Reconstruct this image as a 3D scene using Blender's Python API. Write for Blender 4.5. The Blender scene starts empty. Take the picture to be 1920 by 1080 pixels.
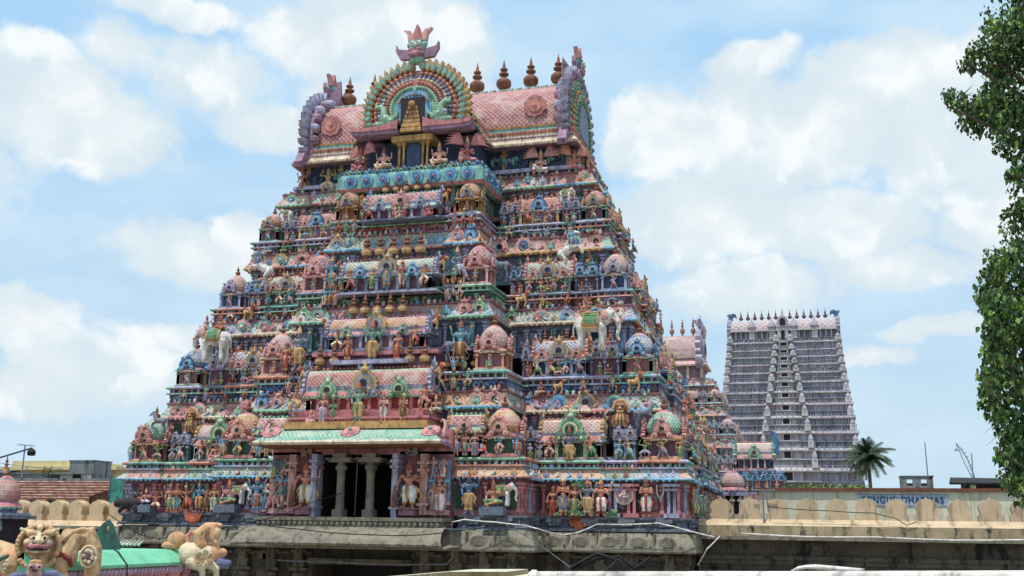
import bpy, math, random
from mathutils import Vector, Matrix, noise
C = bpy.context.scene.collection
SC = bpy.context.scene
PI = math.pi
rnd = random.Random(7)

# ---------------------------------------------------------------- camera
CAM_F, CAM_P = 1982.6, Vector((15.405, -37.046, 0.026))
YAW, PIT, ROL = 0.279, 0.224, 0.014
FW = Vector((-math.sin(YAW)*math.cos(PIT), math.cos(YAW)*math.cos(PIT), math.sin(PIT)))
R0 = Vector((math.cos(YAW), math.sin(YAW), 0)); U0 = R0.cross(FW)
RT = R0*math.cos(ROL)+U0*math.sin(ROL); UP = U0*math.cos(ROL)-R0*math.sin(ROL)
cam = bpy.data.objects.new('camera', bpy.data.cameras.new('camera')); C.objects.link(cam)
cam.data.sensor_width = 36; cam.data.lens = CAM_F/1920*36
cam.data.clip_start = .1; cam.data.clip_end = 6000
cam.matrix_world = Matrix(((RT.x,UP.x,-FW.x,CAM_P.x),(RT.y,UP.y,-FW.y,CAM_P.y),(RT.z,UP.z,-FW.z,CAM_P.z),(0,0,0,1)))
SC.camera = cam
def ray(px, py): return (FW+RT*((px-960)/CAM_F)-UP*((py-540)/CAM_F))
def at(px, py, Y):
    r = ray(px, py); return CAM_P+r*((Y-CAM_P.y)/r.y)

# ---------------------------------------------------------------- world, sun, exposure
SUN_EL, SUN_AZ = math.radians(73), math.radians(205)      # azimuth clockwise from +Y
w = bpy.data.worlds.new('World'); SC.world = w; w.use_nodes = True
nt = w.node_tree; nt.nodes.clear()
def N(nt, t, **k):
    n = nt.nodes.new(t)
    for a, b in k.items(): setattr(n, a, b)
    return n
def M_(nt, op, a, b=None, c=None, clamp=False):
    n = nt.nodes.new('ShaderNodeMath'); n.operation = op; n.use_clamp = clamp
    for i, x in enumerate((a, b, c)):
        if x is None: continue
        if isinstance(x, (int, float)): n.inputs[i].default_value = x
        else: nt.links.new(x, n.inputs[i])
    return n.outputs[0]
def mixc(nt, f, a, b, mode='MIX'):
    n = nt.nodes.new('ShaderNodeMix'); n.data_type = 'RGBA'; n.blend_type = mode
    for i, x in ((0, f), (6, a), (7, b)):
        if isinstance(x, (int, float)): n.inputs[i].default_value = x
        elif isinstance(x, tuple): n.inputs[i].default_value = (*x, 1)
        else: nt.links.new(x, n.inputs[i])
    return n.outputs[2]
def ramp(nt, x, stops):
    n = nt.nodes.new('ShaderNodeMapRange'); n.interpolation_type = 'SMOOTHSTEP'
    nt.links.new(x, n.inputs[0])
    for i, s in enumerate(stops): n.inputs[i+1].default_value = s
    return n.outputs[0]
def vmath(nt, op, a, b=None):
    n = nt.nodes.new('ShaderNodeVectorMath'); n.operation = op
    for i, x in enumerate((a, b)):
        if x is None: continue
        if isinstance(x, (tuple, Vector)): n.inputs[i].default_value = tuple(x)
        else: nt.links.new(x, n.inputs[i])
    return n
tc = N(nt, 'ShaderNodeTexCoord'); D = tc.outputs['Generated']
sky = N(nt, 'ShaderNodeTexSky', sky_type='NISHITA', sun_disc=False, sun_elevation=SUN_EL, sun_rotation=SUN_AZ,
        air_density=1.0, dust_density=1.5, ozone_density=1.5, altitude=50)
sep = N(nt, 'ShaderNodeSeparateXYZ'); nt.links.new(D, sep.inputs[0])
az = M_(nt, 'ARCTAN2', sep.outputs[0], sep.outputs[1]); el = M_(nt, 'ARCSINE', sep.outputs[2])
cb = N(nt, 'ShaderNodeCombineXYZ'); nt.links.new(az, cb.inputs[0]); nt.links.new(el, cb.inputs[1])
def ae(px, py):
    r = ray(px, py).normalized(); return math.atan2(r.x, r.y), math.asin(r.z)
CLOUDS = [(1240,250,110,95,1),(1400,260,170,150,.85),(1330,400,200,110,.95),(1690,150,200,85,1.05),(1560,240,190,110,.85),(1780,260,180,140,.9),(1560,420,190,80,1),
 (1690,500,150,42,1),(1400,545,170,62,.95),(1420,120,110,40,.9),(1740,615,100,24,.85),(1625,665,90,22,.8),(1880,400,110,80,.9),(1850,150,90,110,.9),
 (90,190,150,110,1),(190,240,130,90,1),(60,110,110,60,.9),(230,90,110,50,.65),(400,140,140,70,.8),(500,225,130,60,.85),(700,60,210,95,.85),(560,60,110,70,.8),(840,90,110,110,.85),(760,200,200,100,.9),
 (370,475,170,62,1.0),(450,430,90,45,.8),(330,15,150,28,.8),(50,615,105,60,1),(180,690,170,75,.95),(330,620,150,32,.75),(60,740,140,60,.8),(960,420,200,160,.7),
 (-200,300,200,150,.9),(-350,600,220,90,.8),(2150,300,200,180,.9),(2300,600,250,80,.8)]
# broken cloud round the rest of the sky as well
rs = random.Random(3)
extra = [(rs.uniform(-PI, PI), rs.uniform(.12, 1.2), rs.uniform(.1, .35), rs.uniform(.06, .16), .9) for _ in range(26)]
blob = None
wn = N(nt, 'ShaderNodeTexNoise'); nt.links.new(cb.outputs[0], wn.inputs[0]); wn.inputs['Scale'].default_value = 9; wn.inputs['Detail'].default_value = 6; wn.inputs['Roughness'].default_value = .62
wsub = vmath(nt, 'SUBTRACT', wn.outputs['Color'], (.5,.5,.5)); wsc = vmath(nt, 'MULTIPLY', wsub.outputs[0], (.10,.055,0)); wv = vmath(nt, 'ADD', cb.outputs[0], wsc.outputs[0]).outputs[0]
items = []
for px, py, rx, ry, s in CLOUDS:
    a, e = ae(px, py); items.append((a, e, rx*1.25/CAM_F, ry*1.25/CAM_F, s))
for a, e, ra, re, s in extra:
    if -.75 < a < .3 and e < .62: continue
    items.append((a, e, ra, re, s))
for a, e, ra, re, s in items:
    d = vmath(nt, 'SUBTRACT', wv, (a, e, 0)); d2 = vmath(nt, 'MULTIPLY', d.outputs[0], (1/ra, 1/re, 0)); l = vmath(nt, 'LENGTH', d2.outputs[0]).outputs['Value']
    g = M_(nt, 'MULTIPLY', M_(nt, 'SUBTRACT', 1.0, l, clamp=True), s)
    blob = g if blob is None else M_(nt, 'MAXIMUM', blob, g)
fn = N(nt, 'ShaderNodeTexNoise'); nt.links.new(cb.outputs[0], fn.inputs[0]); fn.inputs['Scale'].default_value = 24; fn.inputs['Detail'].default_value = 11; fn.inputs['Roughness'].default_value = .57
dens = M_(nt, 'ADD', blob, M_(nt, 'MULTIPLY', M_(nt, 'SUBTRACT', fn.outputs[0], .5), .75))
mask = ramp(nt, dens, (.10, .40, 0, .95))
veil_n = N(nt, 'ShaderNodeTexNoise'); vm = vmath(nt, 'MULTIPLY', cb.outputs[0], (1, 2.6, 1)); nt.links.new(vm.outputs[0], veil_n.inputs[0]); veil_n.inputs['Scale'].default_value = 5; veil_n.inputs['Detail'].default_value = 6
veil = ramp(nt, veil_n.outputs[0], (.32, .66, 0, .62))
hz = ramp(nt, el, (.02, .42, .6, 0))
# colours are radiances divided by the background strength
ccol = mixc(nt, ramp(nt, dens, (.25, .95, 0, 1)), (7.0, 7.9, 8.4), (8.5, 8.8, 8.9))
sh = N(nt, 'ShaderNodeTexNoise'); nt.links.new(wv, sh.inputs[0]); sh.inputs['Scale'].default_value = 11; sh.inputs['Detail'].default_value = 5
ccol = mixc(nt, ramp(nt, sh.outputs[0], (.45, .60, 0, .8)), ccol, (6.4, 7.6, 8.2))
skyc = mixc(nt, .9, sky.outputs[0], (4.1, 6.6, 9.2))
skyc = mixc(nt, hz, skyc, (5.7, 6.85, 7.55))
skyc = mixc(nt, veil, skyc, (6.4, 8.0, 9.0))
fn1 = N(nt, 'ShaderNodeTexNoise'); nt.links.new(wv, fn1.inputs[0])
cb2 = vmath(nt, 'ADD', wv, (.006, .03, 0)); fn2 = N(nt, 'ShaderNodeTexNoise'); nt.links.new(cb2.outputs[0], fn2.inputs[0])
for q_ in (fn1, fn2): q_.inputs['Scale'].default_value = 11; q_.inputs['Detail'].default_value = 5; q_.inputs['Roughness'].default_value = .5
relief = M_(nt, 'SUBTRACT', fn1.outputs[0], fn2.outputs[0])
ccol = mixc(nt, ramp(nt, relief, (-.14, .08, .6, 0)), ccol, (6.1, 7.2, 7.9))
ccol = mixc(nt, ramp(nt, relief, (.0, .16, 0, .8)), ccol, (9.2, 9.4, 9.4))
fin = mixc(nt, mask, skyc, ccol)
bg = N(nt, 'ShaderNodeBackground'); bg.inputs[1].default_value = .098; nt.links.new(fin, bg.inputs[0])
wo = N(nt, 'ShaderNodeOutputWorld'); nt.links.new(bg.outputs[0], wo.inputs[0])
w.cycles.sampling_method = 'MANUAL'; w.cycles.sample_map_resolution = 512
sl = bpy.data.lights.new('sun', 'SUN'); sl.energy = 3.3; sl.angle = math.radians(.8); sl.color = (1, .96, .9)
so = bpy.data.objects.new('sun', sl); C.objects.link(so)
sd = Vector((math.sin(SUN_AZ)*math.cos(SUN_EL), math.cos(SUN_AZ)*math.cos(SUN_EL), math.sin(SUN_EL)))
so.rotation_euler = sd.to_track_quat('Z', 'Y').to_euler()
SC.view_settings.view_transform = 'Standard'; SC.view_settings.look = 'None'
SC.view_settings.exposure = .15; SC.view_settings.gamma = 1

# ---------------------------------------------------------------- materials
def lin(c):
    return tuple((x/255/12.92 if x/255 <= .04045 else ((x/255+.055)/1.055)**2.4) for x in c)
MATS = {}
def mute(c, f=.2):
    g = sum(c)/3*.93; return tuple(x*(1-f)+g*f+q for x, q in zip(c, (3, 0, -2)))
def paint(name, rgb, rough=.8, var=.25, scale=3.0, stain=.35, stc=(52,48,44), metal=0, bump=.25):
    """weathered paint or stone: soft mottling plus grime stains with a shape of their own, fixed in world space"""
    if name in MATS: return MATS[name]
    m = bpy.data.materials.new(name); m.use_nodes = True; t = m.node_tree
    b = t.nodes['Principled BSDF']; b.inputs['Roughness'].default_value = rough; b.inputs['Metallic'].default_value = metal
    c = lin(rgb); g = N(t, 'ShaderNodeNewGeometry')
    n1 = N(t, 'ShaderNodeTexNoise'); t.links.new(g.outputs['Position'], n1.inputs[0]); n1.inputs['Scale'].default_value = scale; n1.inputs['Detail'].default_value = 7; n1.inputs['Roughness'].default_value = .65
    col = mixc(t, ramp(t, n1.outputs[0], (.3, .7, 0, 1)), tuple(x*(1-var) for x in c), tuple(min(1, x*(1+var*.8)) for x in c))
    if stain:
        v = vmath(t, 'MULTIPLY', g.outputs['Position'], (1, 1, .35))
        n2 = N(t, 'ShaderNodeTexNoise'); t.links.new(v.outputs[0], n2.inputs[0]); n2.inputs['Scale'].default_value = scale*1.9; n2.inputs['Detail'].default_value = 8; n2.inputs['Roughness'].default_value = .7
        col = mixc(t, ramp(t, n2.outputs[0], (.5, .68, 0, stain*2)), col, lin(stc))
        v3 = vmath(t, 'MULTIPLY', g.outputs['Position'], (scale*2.2, scale*2.2, scale*.16)); n4 = N(t, 'ShaderNodeTexNoise'); t.links.new(v3.outputs[0], n4.inputs[0]); n4.inputs['Scale'].default_value = 1; n4.inputs['Detail'].default_value = 5
        col = mixc(t, ramp(t, n4.outputs[0], (.57, .70, 0, min(.7, stain*1.3))), col, lin(stc))
    t.links.new(col, b.inputs['Base Color'])
    if bump:
        n3 = N(t, 'ShaderNodeTexNoise'); t.links.new(g.outputs['Position'], n3.inputs[0]); n3.inputs['Scale'].default_value = scale*9; n3.inputs['Detail'].default_value = 4
        bp = N(t, 'ShaderNodeBump'); bp.inputs['Strength'].default_value = bump; bp.inputs['Distance'].default_value = .03
        t.links.new(n3.outputs[0], bp.inputs['Height']); t.links.new(bp.outputs[0], b.inputs['Normal'])
    MATS[name] = m; return m
def lattice(name, c1, c2, line, k=6.0, lw=.40, rough=.75):
    """scale tiles laid diagonally on the UVs (in metres)"""
    if name in MATS: return MATS[name]
    m = bpy.data.materials.new(name); m.use_nodes = True; t = m.node_tree
    b = t.nodes['Principled BSDF']; b.inputs['Roughness'].default_value = rough
    uv = N(t, 'ShaderNodeTexCoord'); s = N(t, 'ShaderNodeSeparateXYZ'); t.links.new(uv.outputs['UV'], s.inputs[0])
    a = M_(t, 'MULTIPLY', M_(t, 'ADD', s.outputs[0], s.outputs[1]), k); d = M_(t, 'MULTIPLY', M_(t, 'SUBTRACT', s.outputs[0], s.outputs[1]), k)
    fa = M_(t, 'ABSOLUTE', M_(t, 'SUBTRACT', M_(t, 'FRACT', a), .5)); fd = M_(t, 'ABSOLUTE', M_(t, 'SUBTRACT', M_(t, 'FRACT', d), .5))
    mx = M_(t, 'MAXIMUM', fa, fd); ln = ramp(t, mx, (lw, lw+.05, 0, 1))
    cbx = N(t, 'ShaderNodeCombineXYZ'); t.links.new(M_(t, 'FLOOR', a), cbx.inputs[0]); t.links.new(M_(t, 'FLOOR', d), cbx.inputs[1])
    wn = N(t, 'ShaderNodeTexWhiteNoise'); t.links.new(cbx.outputs[0], wn.inputs[0])
    vv = ramp(t, M_(t, 'FRACT', M_(t, 'MULTIPLY', s.outputs[1], .9)), (.15, .85, 0, 1))
    col = mixc(t, M_(t, 'ADD', M_(t, 'MULTIPLY', vv, .7), M_(t, 'MULTIPLY', wn.outputs[0], .3)), lin(mute(c1)), lin(mute(c2)))
    col = mixc(t, ln, col, lin(mute(line)))
    g = N(t, 'ShaderNodeNewGeometry'); n2 = N(t, 'ShaderNodeTexNoise'); t.links.new(g.outputs['Position'], n2.inputs[0]); n2.inputs['Scale'].default_value = 4; n2.inputs['Detail'].default_value = 8; n2.inputs['Roughness'].default_value = .7
    col = mixc(t, ramp(t, n2.outputs[0], (.5, .72, 0, .6)), col, lin((70,62,60)))
    n3 = N(t, 'ShaderNodeTexNoise'); t.links.new(g.outputs['Position'], n3.inputs[0]); n3.inputs['Scale'].default_value = 1.7; n3.inputs['Detail'].default_value = 5
    col = mixc(t, ramp(t, n3.outputs[0], (.48, .66, 0, .45)), col, lin((206,192,180)))
    v4 = vmath(t, 'MULTIPLY', g.outputs['Position'], (9, 9, .8)); n4 = N(t, 'ShaderNodeTexNoise'); t.links.new(v4.outputs[0], n4.inputs[0]); n4.inputs['Scale'].default_value = 1; n4.inputs['Detail'].default_value = 4
    col = mixc(t, ramp(t, n4.outputs[0], (.56, .72, 0, .5)), col, lin((74,64,62)))
    t.links.new(col, b.inputs['Base Color'])
    bp = N(t, 'ShaderNodeBump'); bp.inputs['Strength'].default_value = .6; bp.inputs['Distance'].default_value = .04; bp.invert = True
    t.links.new(mx, bp.inputs['Height']); t.links.new(bp.outputs[0], b.inputs['Normal'])
    MATS[name] = m; return m
PAL = dict(pink=(216,162,158), rose=(196,124,128), salmon=(208,138,118), maroon=(146,98,108), wine=(116,80,96), lav=(168,168,198), slate=(124,140,168), plum=(156,122,148),
  teal=(112,170,164), mint=(140,190,160), green=(92,146,102), dgreen=(56,96,80), sky=(104,170,204), blue=(70,118,174), navy=(58,80,116), ochre=(204,164,110), gold=(192,150,92), brown=(134,84,60),
  cream=(214,196,170), white=(222,218,212), grey=(112,122,138), orange=(190,96,62), red=(172,66,60), flesh=(206,150,118), dark=(34,28,32), black=(16,15,17))
P = {k: paint('paint_'+k, mute(v, .12), var=.3, stain=.36) for k, v in PAL.items()}
P['dark'] = paint('deep_recess_paint', (44,36,42), stain=0)
LAT = dict(pink=lattice('scales_pink', (214,160,146), (196,128,124), (120,66,72)), green=lattice('scales_green', (120,186,160), (160,206,178), (60,110,98)),
  blue=lattice('scales_blue', (92,146,186), (186,190,200), (58,82,120)), yellow=lattice('scales_yellow', (212,178,112), (212,150,130), (140,92,74)),
  white=lattice('scales_white', (206,190,180), (200,156,148), (146,104,104)), teal=lattice('scales_teal', (90,152,148), (200,198,180), (64,92,92)), red=lattice('scales_red', (186,108,110), (162,82,92), (212,184,178), k=4.6, lw=.41))

# ---------------------------------------------------------------- mesh builder
class MB:
    def __init__(s): s.v = []; s.f = []; s.m = []; s.uv = []
    def add(s, vs, fs, m=0, M=None, uvs=None):
        o = len(s.v)
        if M is not None: vs = [M @ Vector(p) for p in vs]
        s.v += [tuple(p) for p in vs]
        for i, f in enumerate(fs):
            s.f.append([o+j for j in f]); s.m.append(m[i] if isinstance(m, list) else m); s.uv.append(uvs[i] if uvs else None)
        return s
    def box(s, x0, x1, y0, y1, z0, z1, m=0, M=None, t=1.0):
        cx, cy = (x0+x1)/2, (y0+y1)/2
        f = lambda x, c: c+(x-c)*t
        vs = [(x0,y0,z0),(x1,y0,z0),(x1,y1,z0),(x0,y1,z0)]+[(f(x,cx),f(y,cy),z1) for x, y in ((x0,y0),(x1,y0),(x1,y1),(x0,y1))]
        return s.add(vs, [(3,2,1,0),(4,5,6,7),(0,1,5,4),(1,2,6,5),(2,3,7,6),(3,0,4,7)], m, M)
    def lathe(s, prof, seg=10, m=0, M=None, sx=1, sy=1, rot=0, ms=None):
        vs = []; fs = []; uv = []; mm = []; L = 0; Ls = [0]
        for a, b in zip(prof, prof[1:]): L += math.hypot(a[0]-b[0], a[1]-b[1]); Ls.append(L)
        R = max(p[0] for p in prof)
        for r, z in prof:
            for k in range(seg):
                a = rot+2*PI*k/seg; vs.append((r*math.cos(a)*sx, r*math.sin(a)*sy, z))
        for i in range(len(prof)-1):
            for k in range(seg):
                k2 = (k+1) % seg
                fs.append((i*seg+k, i*seg+k2, (i+1)*seg+k2, (i+1)*seg+k))
                u0, u1 = 2*PI*R*k/seg, 2*PI*R*(k+1)/seg
                uv.append([(u0,Ls[i]),(u1,Ls[i]),(u1,Ls[i+1]),(u0,Ls[i+1])]); mm.append(ms[i] if ms else m)
        fs.append(tuple(range(seg-1, -1, -1))); uv.append(None); mm.append(ms[0] if ms else m)
        fs.append(tuple((len(prof)-1)*seg+k for k in range(seg))); uv.append(None); mm.append(ms[-1] if ms else m)
        return s.add(vs, fs, mm, M, uv)
    def ball(s, c, r, m=0, M=None, seg=8, rings=5, rot=None):
        if isinstance(r, (int, float)): r = (r, r, r)
        T = Matrix.Translation(c) @ (rot.to_4x4() if rot is not None else Matrix()) @ Matrix.Diagonal((r[0], r[1], r[2], 1))
        if M is not None: T = M @ T
        pr = [(math.sin(PI*i/rings) if 0 < i < rings else .02, -math.cos(PI*i/rings)) for i in range(rings+1)]
        return s.lathe(pr, seg, m, T)
    def tube(s, pts, rs, seg=6, m=0, M=None):
        pts = [Vector(p) for p in pts]
        if isinstance(rs, (int, float)): rs = [rs]*len(pts)
        vs = []; fs = []; ref = None
        for i, p in enumerate(pts):
            d = (pts[min(i+1, len(pts)-1)]-pts[max(i-1, 0)]).normalized()
            if ref is None: ref = d.orthogonal().normalized()
            ref = (ref-d*ref.dot(d)).normalized(); b = d.cross(ref)
            for k in range(seg):
                a = 2*PI*k/seg; vs.append(p+(ref*math.cos(a)+b*math.sin(a))*rs[i])
        n = len(pts)
        for i in range(n-1):
            for k in range(seg): fs.append((i*seg+k, i*seg+(k+1) % seg, (i+1)*seg+(k+1) % seg, (i+1)*seg+k))
        fs.append(tuple(range(seg-1, -1, -1))); fs.append(tuple((n-1)*seg+k for k in range(seg)))
        return s.add(vs, fs, m, M)
    def prism(s, out, y0, y1, m=0, M=None, side=None):
        """outline in XZ (counter-clockwise seen from -Y) extruded in Y; the front is y0"""
        n = len(out); vs = [(x, y0, z) for x, z in out]+[(x, y1, z) for x, z in out]
        fs = [tuple(range(n)), tuple(range(2*n-1, n-1, -1))]; mm = [m, m]
        for i in range(n):
            j = (i+1) % n
            fs.append((i, n+i, n+j, j)); mm.append(m if side is None else side)
        return s.add(vs, fs, mm, M)
    def sweep(s, poly, prof, ms=0, closed=False, M=None):
        """profile [(outward offset, z)] mitred along a plan polyline; outward is to the right of travel"""
        n = len(poly); offs = []
        for i in range(n):
            ns = []
            if closed or i > 0: ns.append((Vector(poly[i])-Vector(poly[i-1])).normalized())
            if closed or i < n-1: ns.append((Vector(poly[(i+1) % n])-Vector(poly[i])).normalized())
            ns = [Vector((d.y, -d.x)) for d in ns]
            offs.append(ns[0] if len(ns) == 1 else (ns[0]+ns[1])/max(.3, 1+ns[0].dot(ns[1])))
        vs = []; L = [0]
        for i in range(n): L.append(L[-1]+(Vector(poly[(i+1) % n])-Vector(poly[i])).length)
        for (o, z) in prof:
            for i in range(n): vs.append((poly[i][0]+offs[i].x*o, poly[i][1]+offs[i].y*o, z))
        V = [0]
        for a, b in zip(prof, prof[1:]): V.append(V[-1]+math.hypot(a[0]-b[0], a[1]-b[1]))
        fs = []; uv = []; mm = []
        for k in range(len(prof)-1):
            for i in range(n if closed else n-1):
                j = (i+1) % n; fs.append((k*n+i, k*n+j, (k+1)*n+j, (k+1)*n+i))
                uv.append([(L[i],V[k]),(L[i+1],V[k]),(L[i+1],V[k+1]),(L[i],V[k+1])]); mm.append(ms(k, i) if callable(ms) else ms[k] if isinstance(ms, (list, tuple)) else ms)
        return s.add(vs, fs, mm, M, uv)
    def mesh(s, name, mats, smooth=False):
        me = bpy.data.meshes.new(name); me.from_pydata(s.v, [], s.f)
        if not isinstance(mats, (list, tuple)): mats = [mats]
        for m in mats: me.materials.append(P[m] if isinstance(m, str) else m)
        me.polygons.foreach_set('material_index', s.m)
        if any(u is not None for u in s.uv):
            ul = me.uv_layers.new(name='UVMap'); dat = []
            for f, u in zip(s.f, s.uv):
                for i in range(len(f)): dat += list(u[i] if u is not None else (.01, .01))
            ul.data.foreach_set('uv', dat)
        if smooth: me.polygons.foreach_set('use_smooth', [True]*len(s.f))
        me.update(); return me
    def build(s, name, mats, parent=None, smooth=False, loc=None, rz=0):
        o = bpy.data.objects.new(name, s.mesh(name, mats, smooth)); C.objects.link(o)
        if parent: o.parent = parent
        if loc is not None: o.location = loc
        o.rotation_euler.z = rz
        return o
def thing(name, label, cat, loc=(0,0,0), rz=0, group=None):
    o = bpy.data.objects.new(name, None); C.objects.link(o); o.location = loc; o.rotation_euler.z = rz
    tag(o, label, cat, group); return o
def tag(o, label=None, cat=None, group=None, kind=None):
    if label: o['label'] = label
    if cat: o['category'] = cat
    if group: o['group'] = group
    if kind: o['kind'] = kind
    return o
KIDS = {}
def kids(o): return [c for c in KIDS.get(o.name, [])]
def proto(o, *ch):                       # remembers a source object's children (sources stay unlinked)
    KIDS[o.name] = list(ch); return o
def src(name, me):                       # a source object: only its copies are placed
    return bpy.data.objects.new(name, me)
def place(o, parent, loc=(0,0,0), rz=0, sc=1, name=None, mats=None, label=None, kidmats=None):
    c = o.copy(); c.name = name or o.name.split('.')[0]; C.objects.link(c); c.parent = parent; c.location = loc; c.rotation_euler.z = rz
    c.scale = (sc, sc, sc) if isinstance(sc, (int, float)) else sc
    if label: c['label'] = label
    def over(x, mm):
        for i, mt in enumerate(mm):
            if mt is None or i >= len(x.material_slots): continue
            x.material_slots[i].link = 'OBJECT'; x.material_slots[i].material = P[mt] if isinstance(mt, str) else mt
    if mats: over(c, mats)
    for k in kids(o):
        d = k.copy(); d.name = k.name.split('.')[0]; C.objects.link(d); d.parent = c
        kn = k.name.split('.')[0]
        if kidmats and kn in kidmats: over(d, kidmats[kn])
    return c
def T(x=0, y=0, z=0): return Matrix.Translation((x, y, z))
def RZ(a): return Matrix.Rotation(a, 4, 'Z')
def RY(a): return Matrix.Rotation(a, 4, 'Y')
def RX(a): return Matrix.Rotation(a, 4, 'X')
def S(x, y=None, z=None): return Matrix.Diagonal((x, y if y is not None else x, z if z is not None else x, 1))

# clay modelling: primitives fused into one continuous surface
DG = None
def clay(name, prims, voxel, mats, smooth_it=2):
    """prims: ('b', centre, radii, mat[, rotation]) or ('t', points, radii, mat); fused, then each face takes its nearest primitive's material"""
    mb = MB(); refs = []
    for p in prims:
        if p[0] == 'b':
            rot = p[4] if len(p) > 4 else None
            mb.ball(p[1], p[2], 0, None, 14, 9, rot)
            r = p[2] if not isinstance(p[2], (int, float)) else (p[2],)*3
            Mx = Matrix.Translation(p[1]) @ (rot.to_4x4() if rot is not None else Matrix()) @ Matrix.Diagonal((r[0], r[1], r[2], 1))
            refs.append(('b', Mx.inverted(), min(r), p[3]))
        else:
            pts = [Vector(q) for q in p[1]]; rs = p[2] if isinstance(p[2], (list, tuple)) else [p[2]]*len(pts)
            mb.tube(pts, rs, 10)
            mb.ball(pts[0], rs[0], 0, None, 10, 6); mb.ball(pts[-1], rs[-1], 0, None, 10, 6)
            for a, b, ra, rb in zip(pts, pts[1:], rs, rs[1:]): refs.append(('t', a, b, ra, rb, p[3]))
    me = mb.mesh(name+'_clay', ['pink']); ob = bpy.data.objects.new(name+'_clay', me); C.objects.link(ob)
    m = ob.modifiers.new('r', 'REMESH'); m.mode = 'VOXEL'; m.voxel_size = voxel; m.use_smooth_shade = True
    if smooth_it:
        q = ob.modifiers.new('s', 'SMOOTH'); q.iterations = smooth_it; q.factor = .5
    dg = bpy.context.evaluated_depsgraph_get()
    out = bpy.data.meshes.new_from_object(ob.evaluated_get(dg)); out.name = name
    bpy.data.objects.remove(ob); bpy.data.meshes.remove(me)
    out.materials.clear()
    for mt in mats: out.materials.append(P[mt] if isinstance(mt, str) else mt)
    if len(mats) > 1:
        idx = []
        for f in out.polygons:
            c = f.center; best = 1e9; bi = 0
            for r in refs:
                if r[0] == 'b': d = ((r[1] @ c).length-1)*r[2]
                else:
                    ab = r[2]-r[1]; t = max(0, min(1, (c-r[1]).dot(ab)/max(1e-9, ab.length_squared))); d = (c-r[1]-ab*t).length-(r[3]+(r[4]-r[3])*t)
                if d < best: best = d; bi = r[-1]
            idx.append(bi)
        out.polygons.foreach_set('material_index', idx)
    out.polygons.foreach_set('use_smooth', [True]*len(out.polygons))
    out.update(); return out
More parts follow.
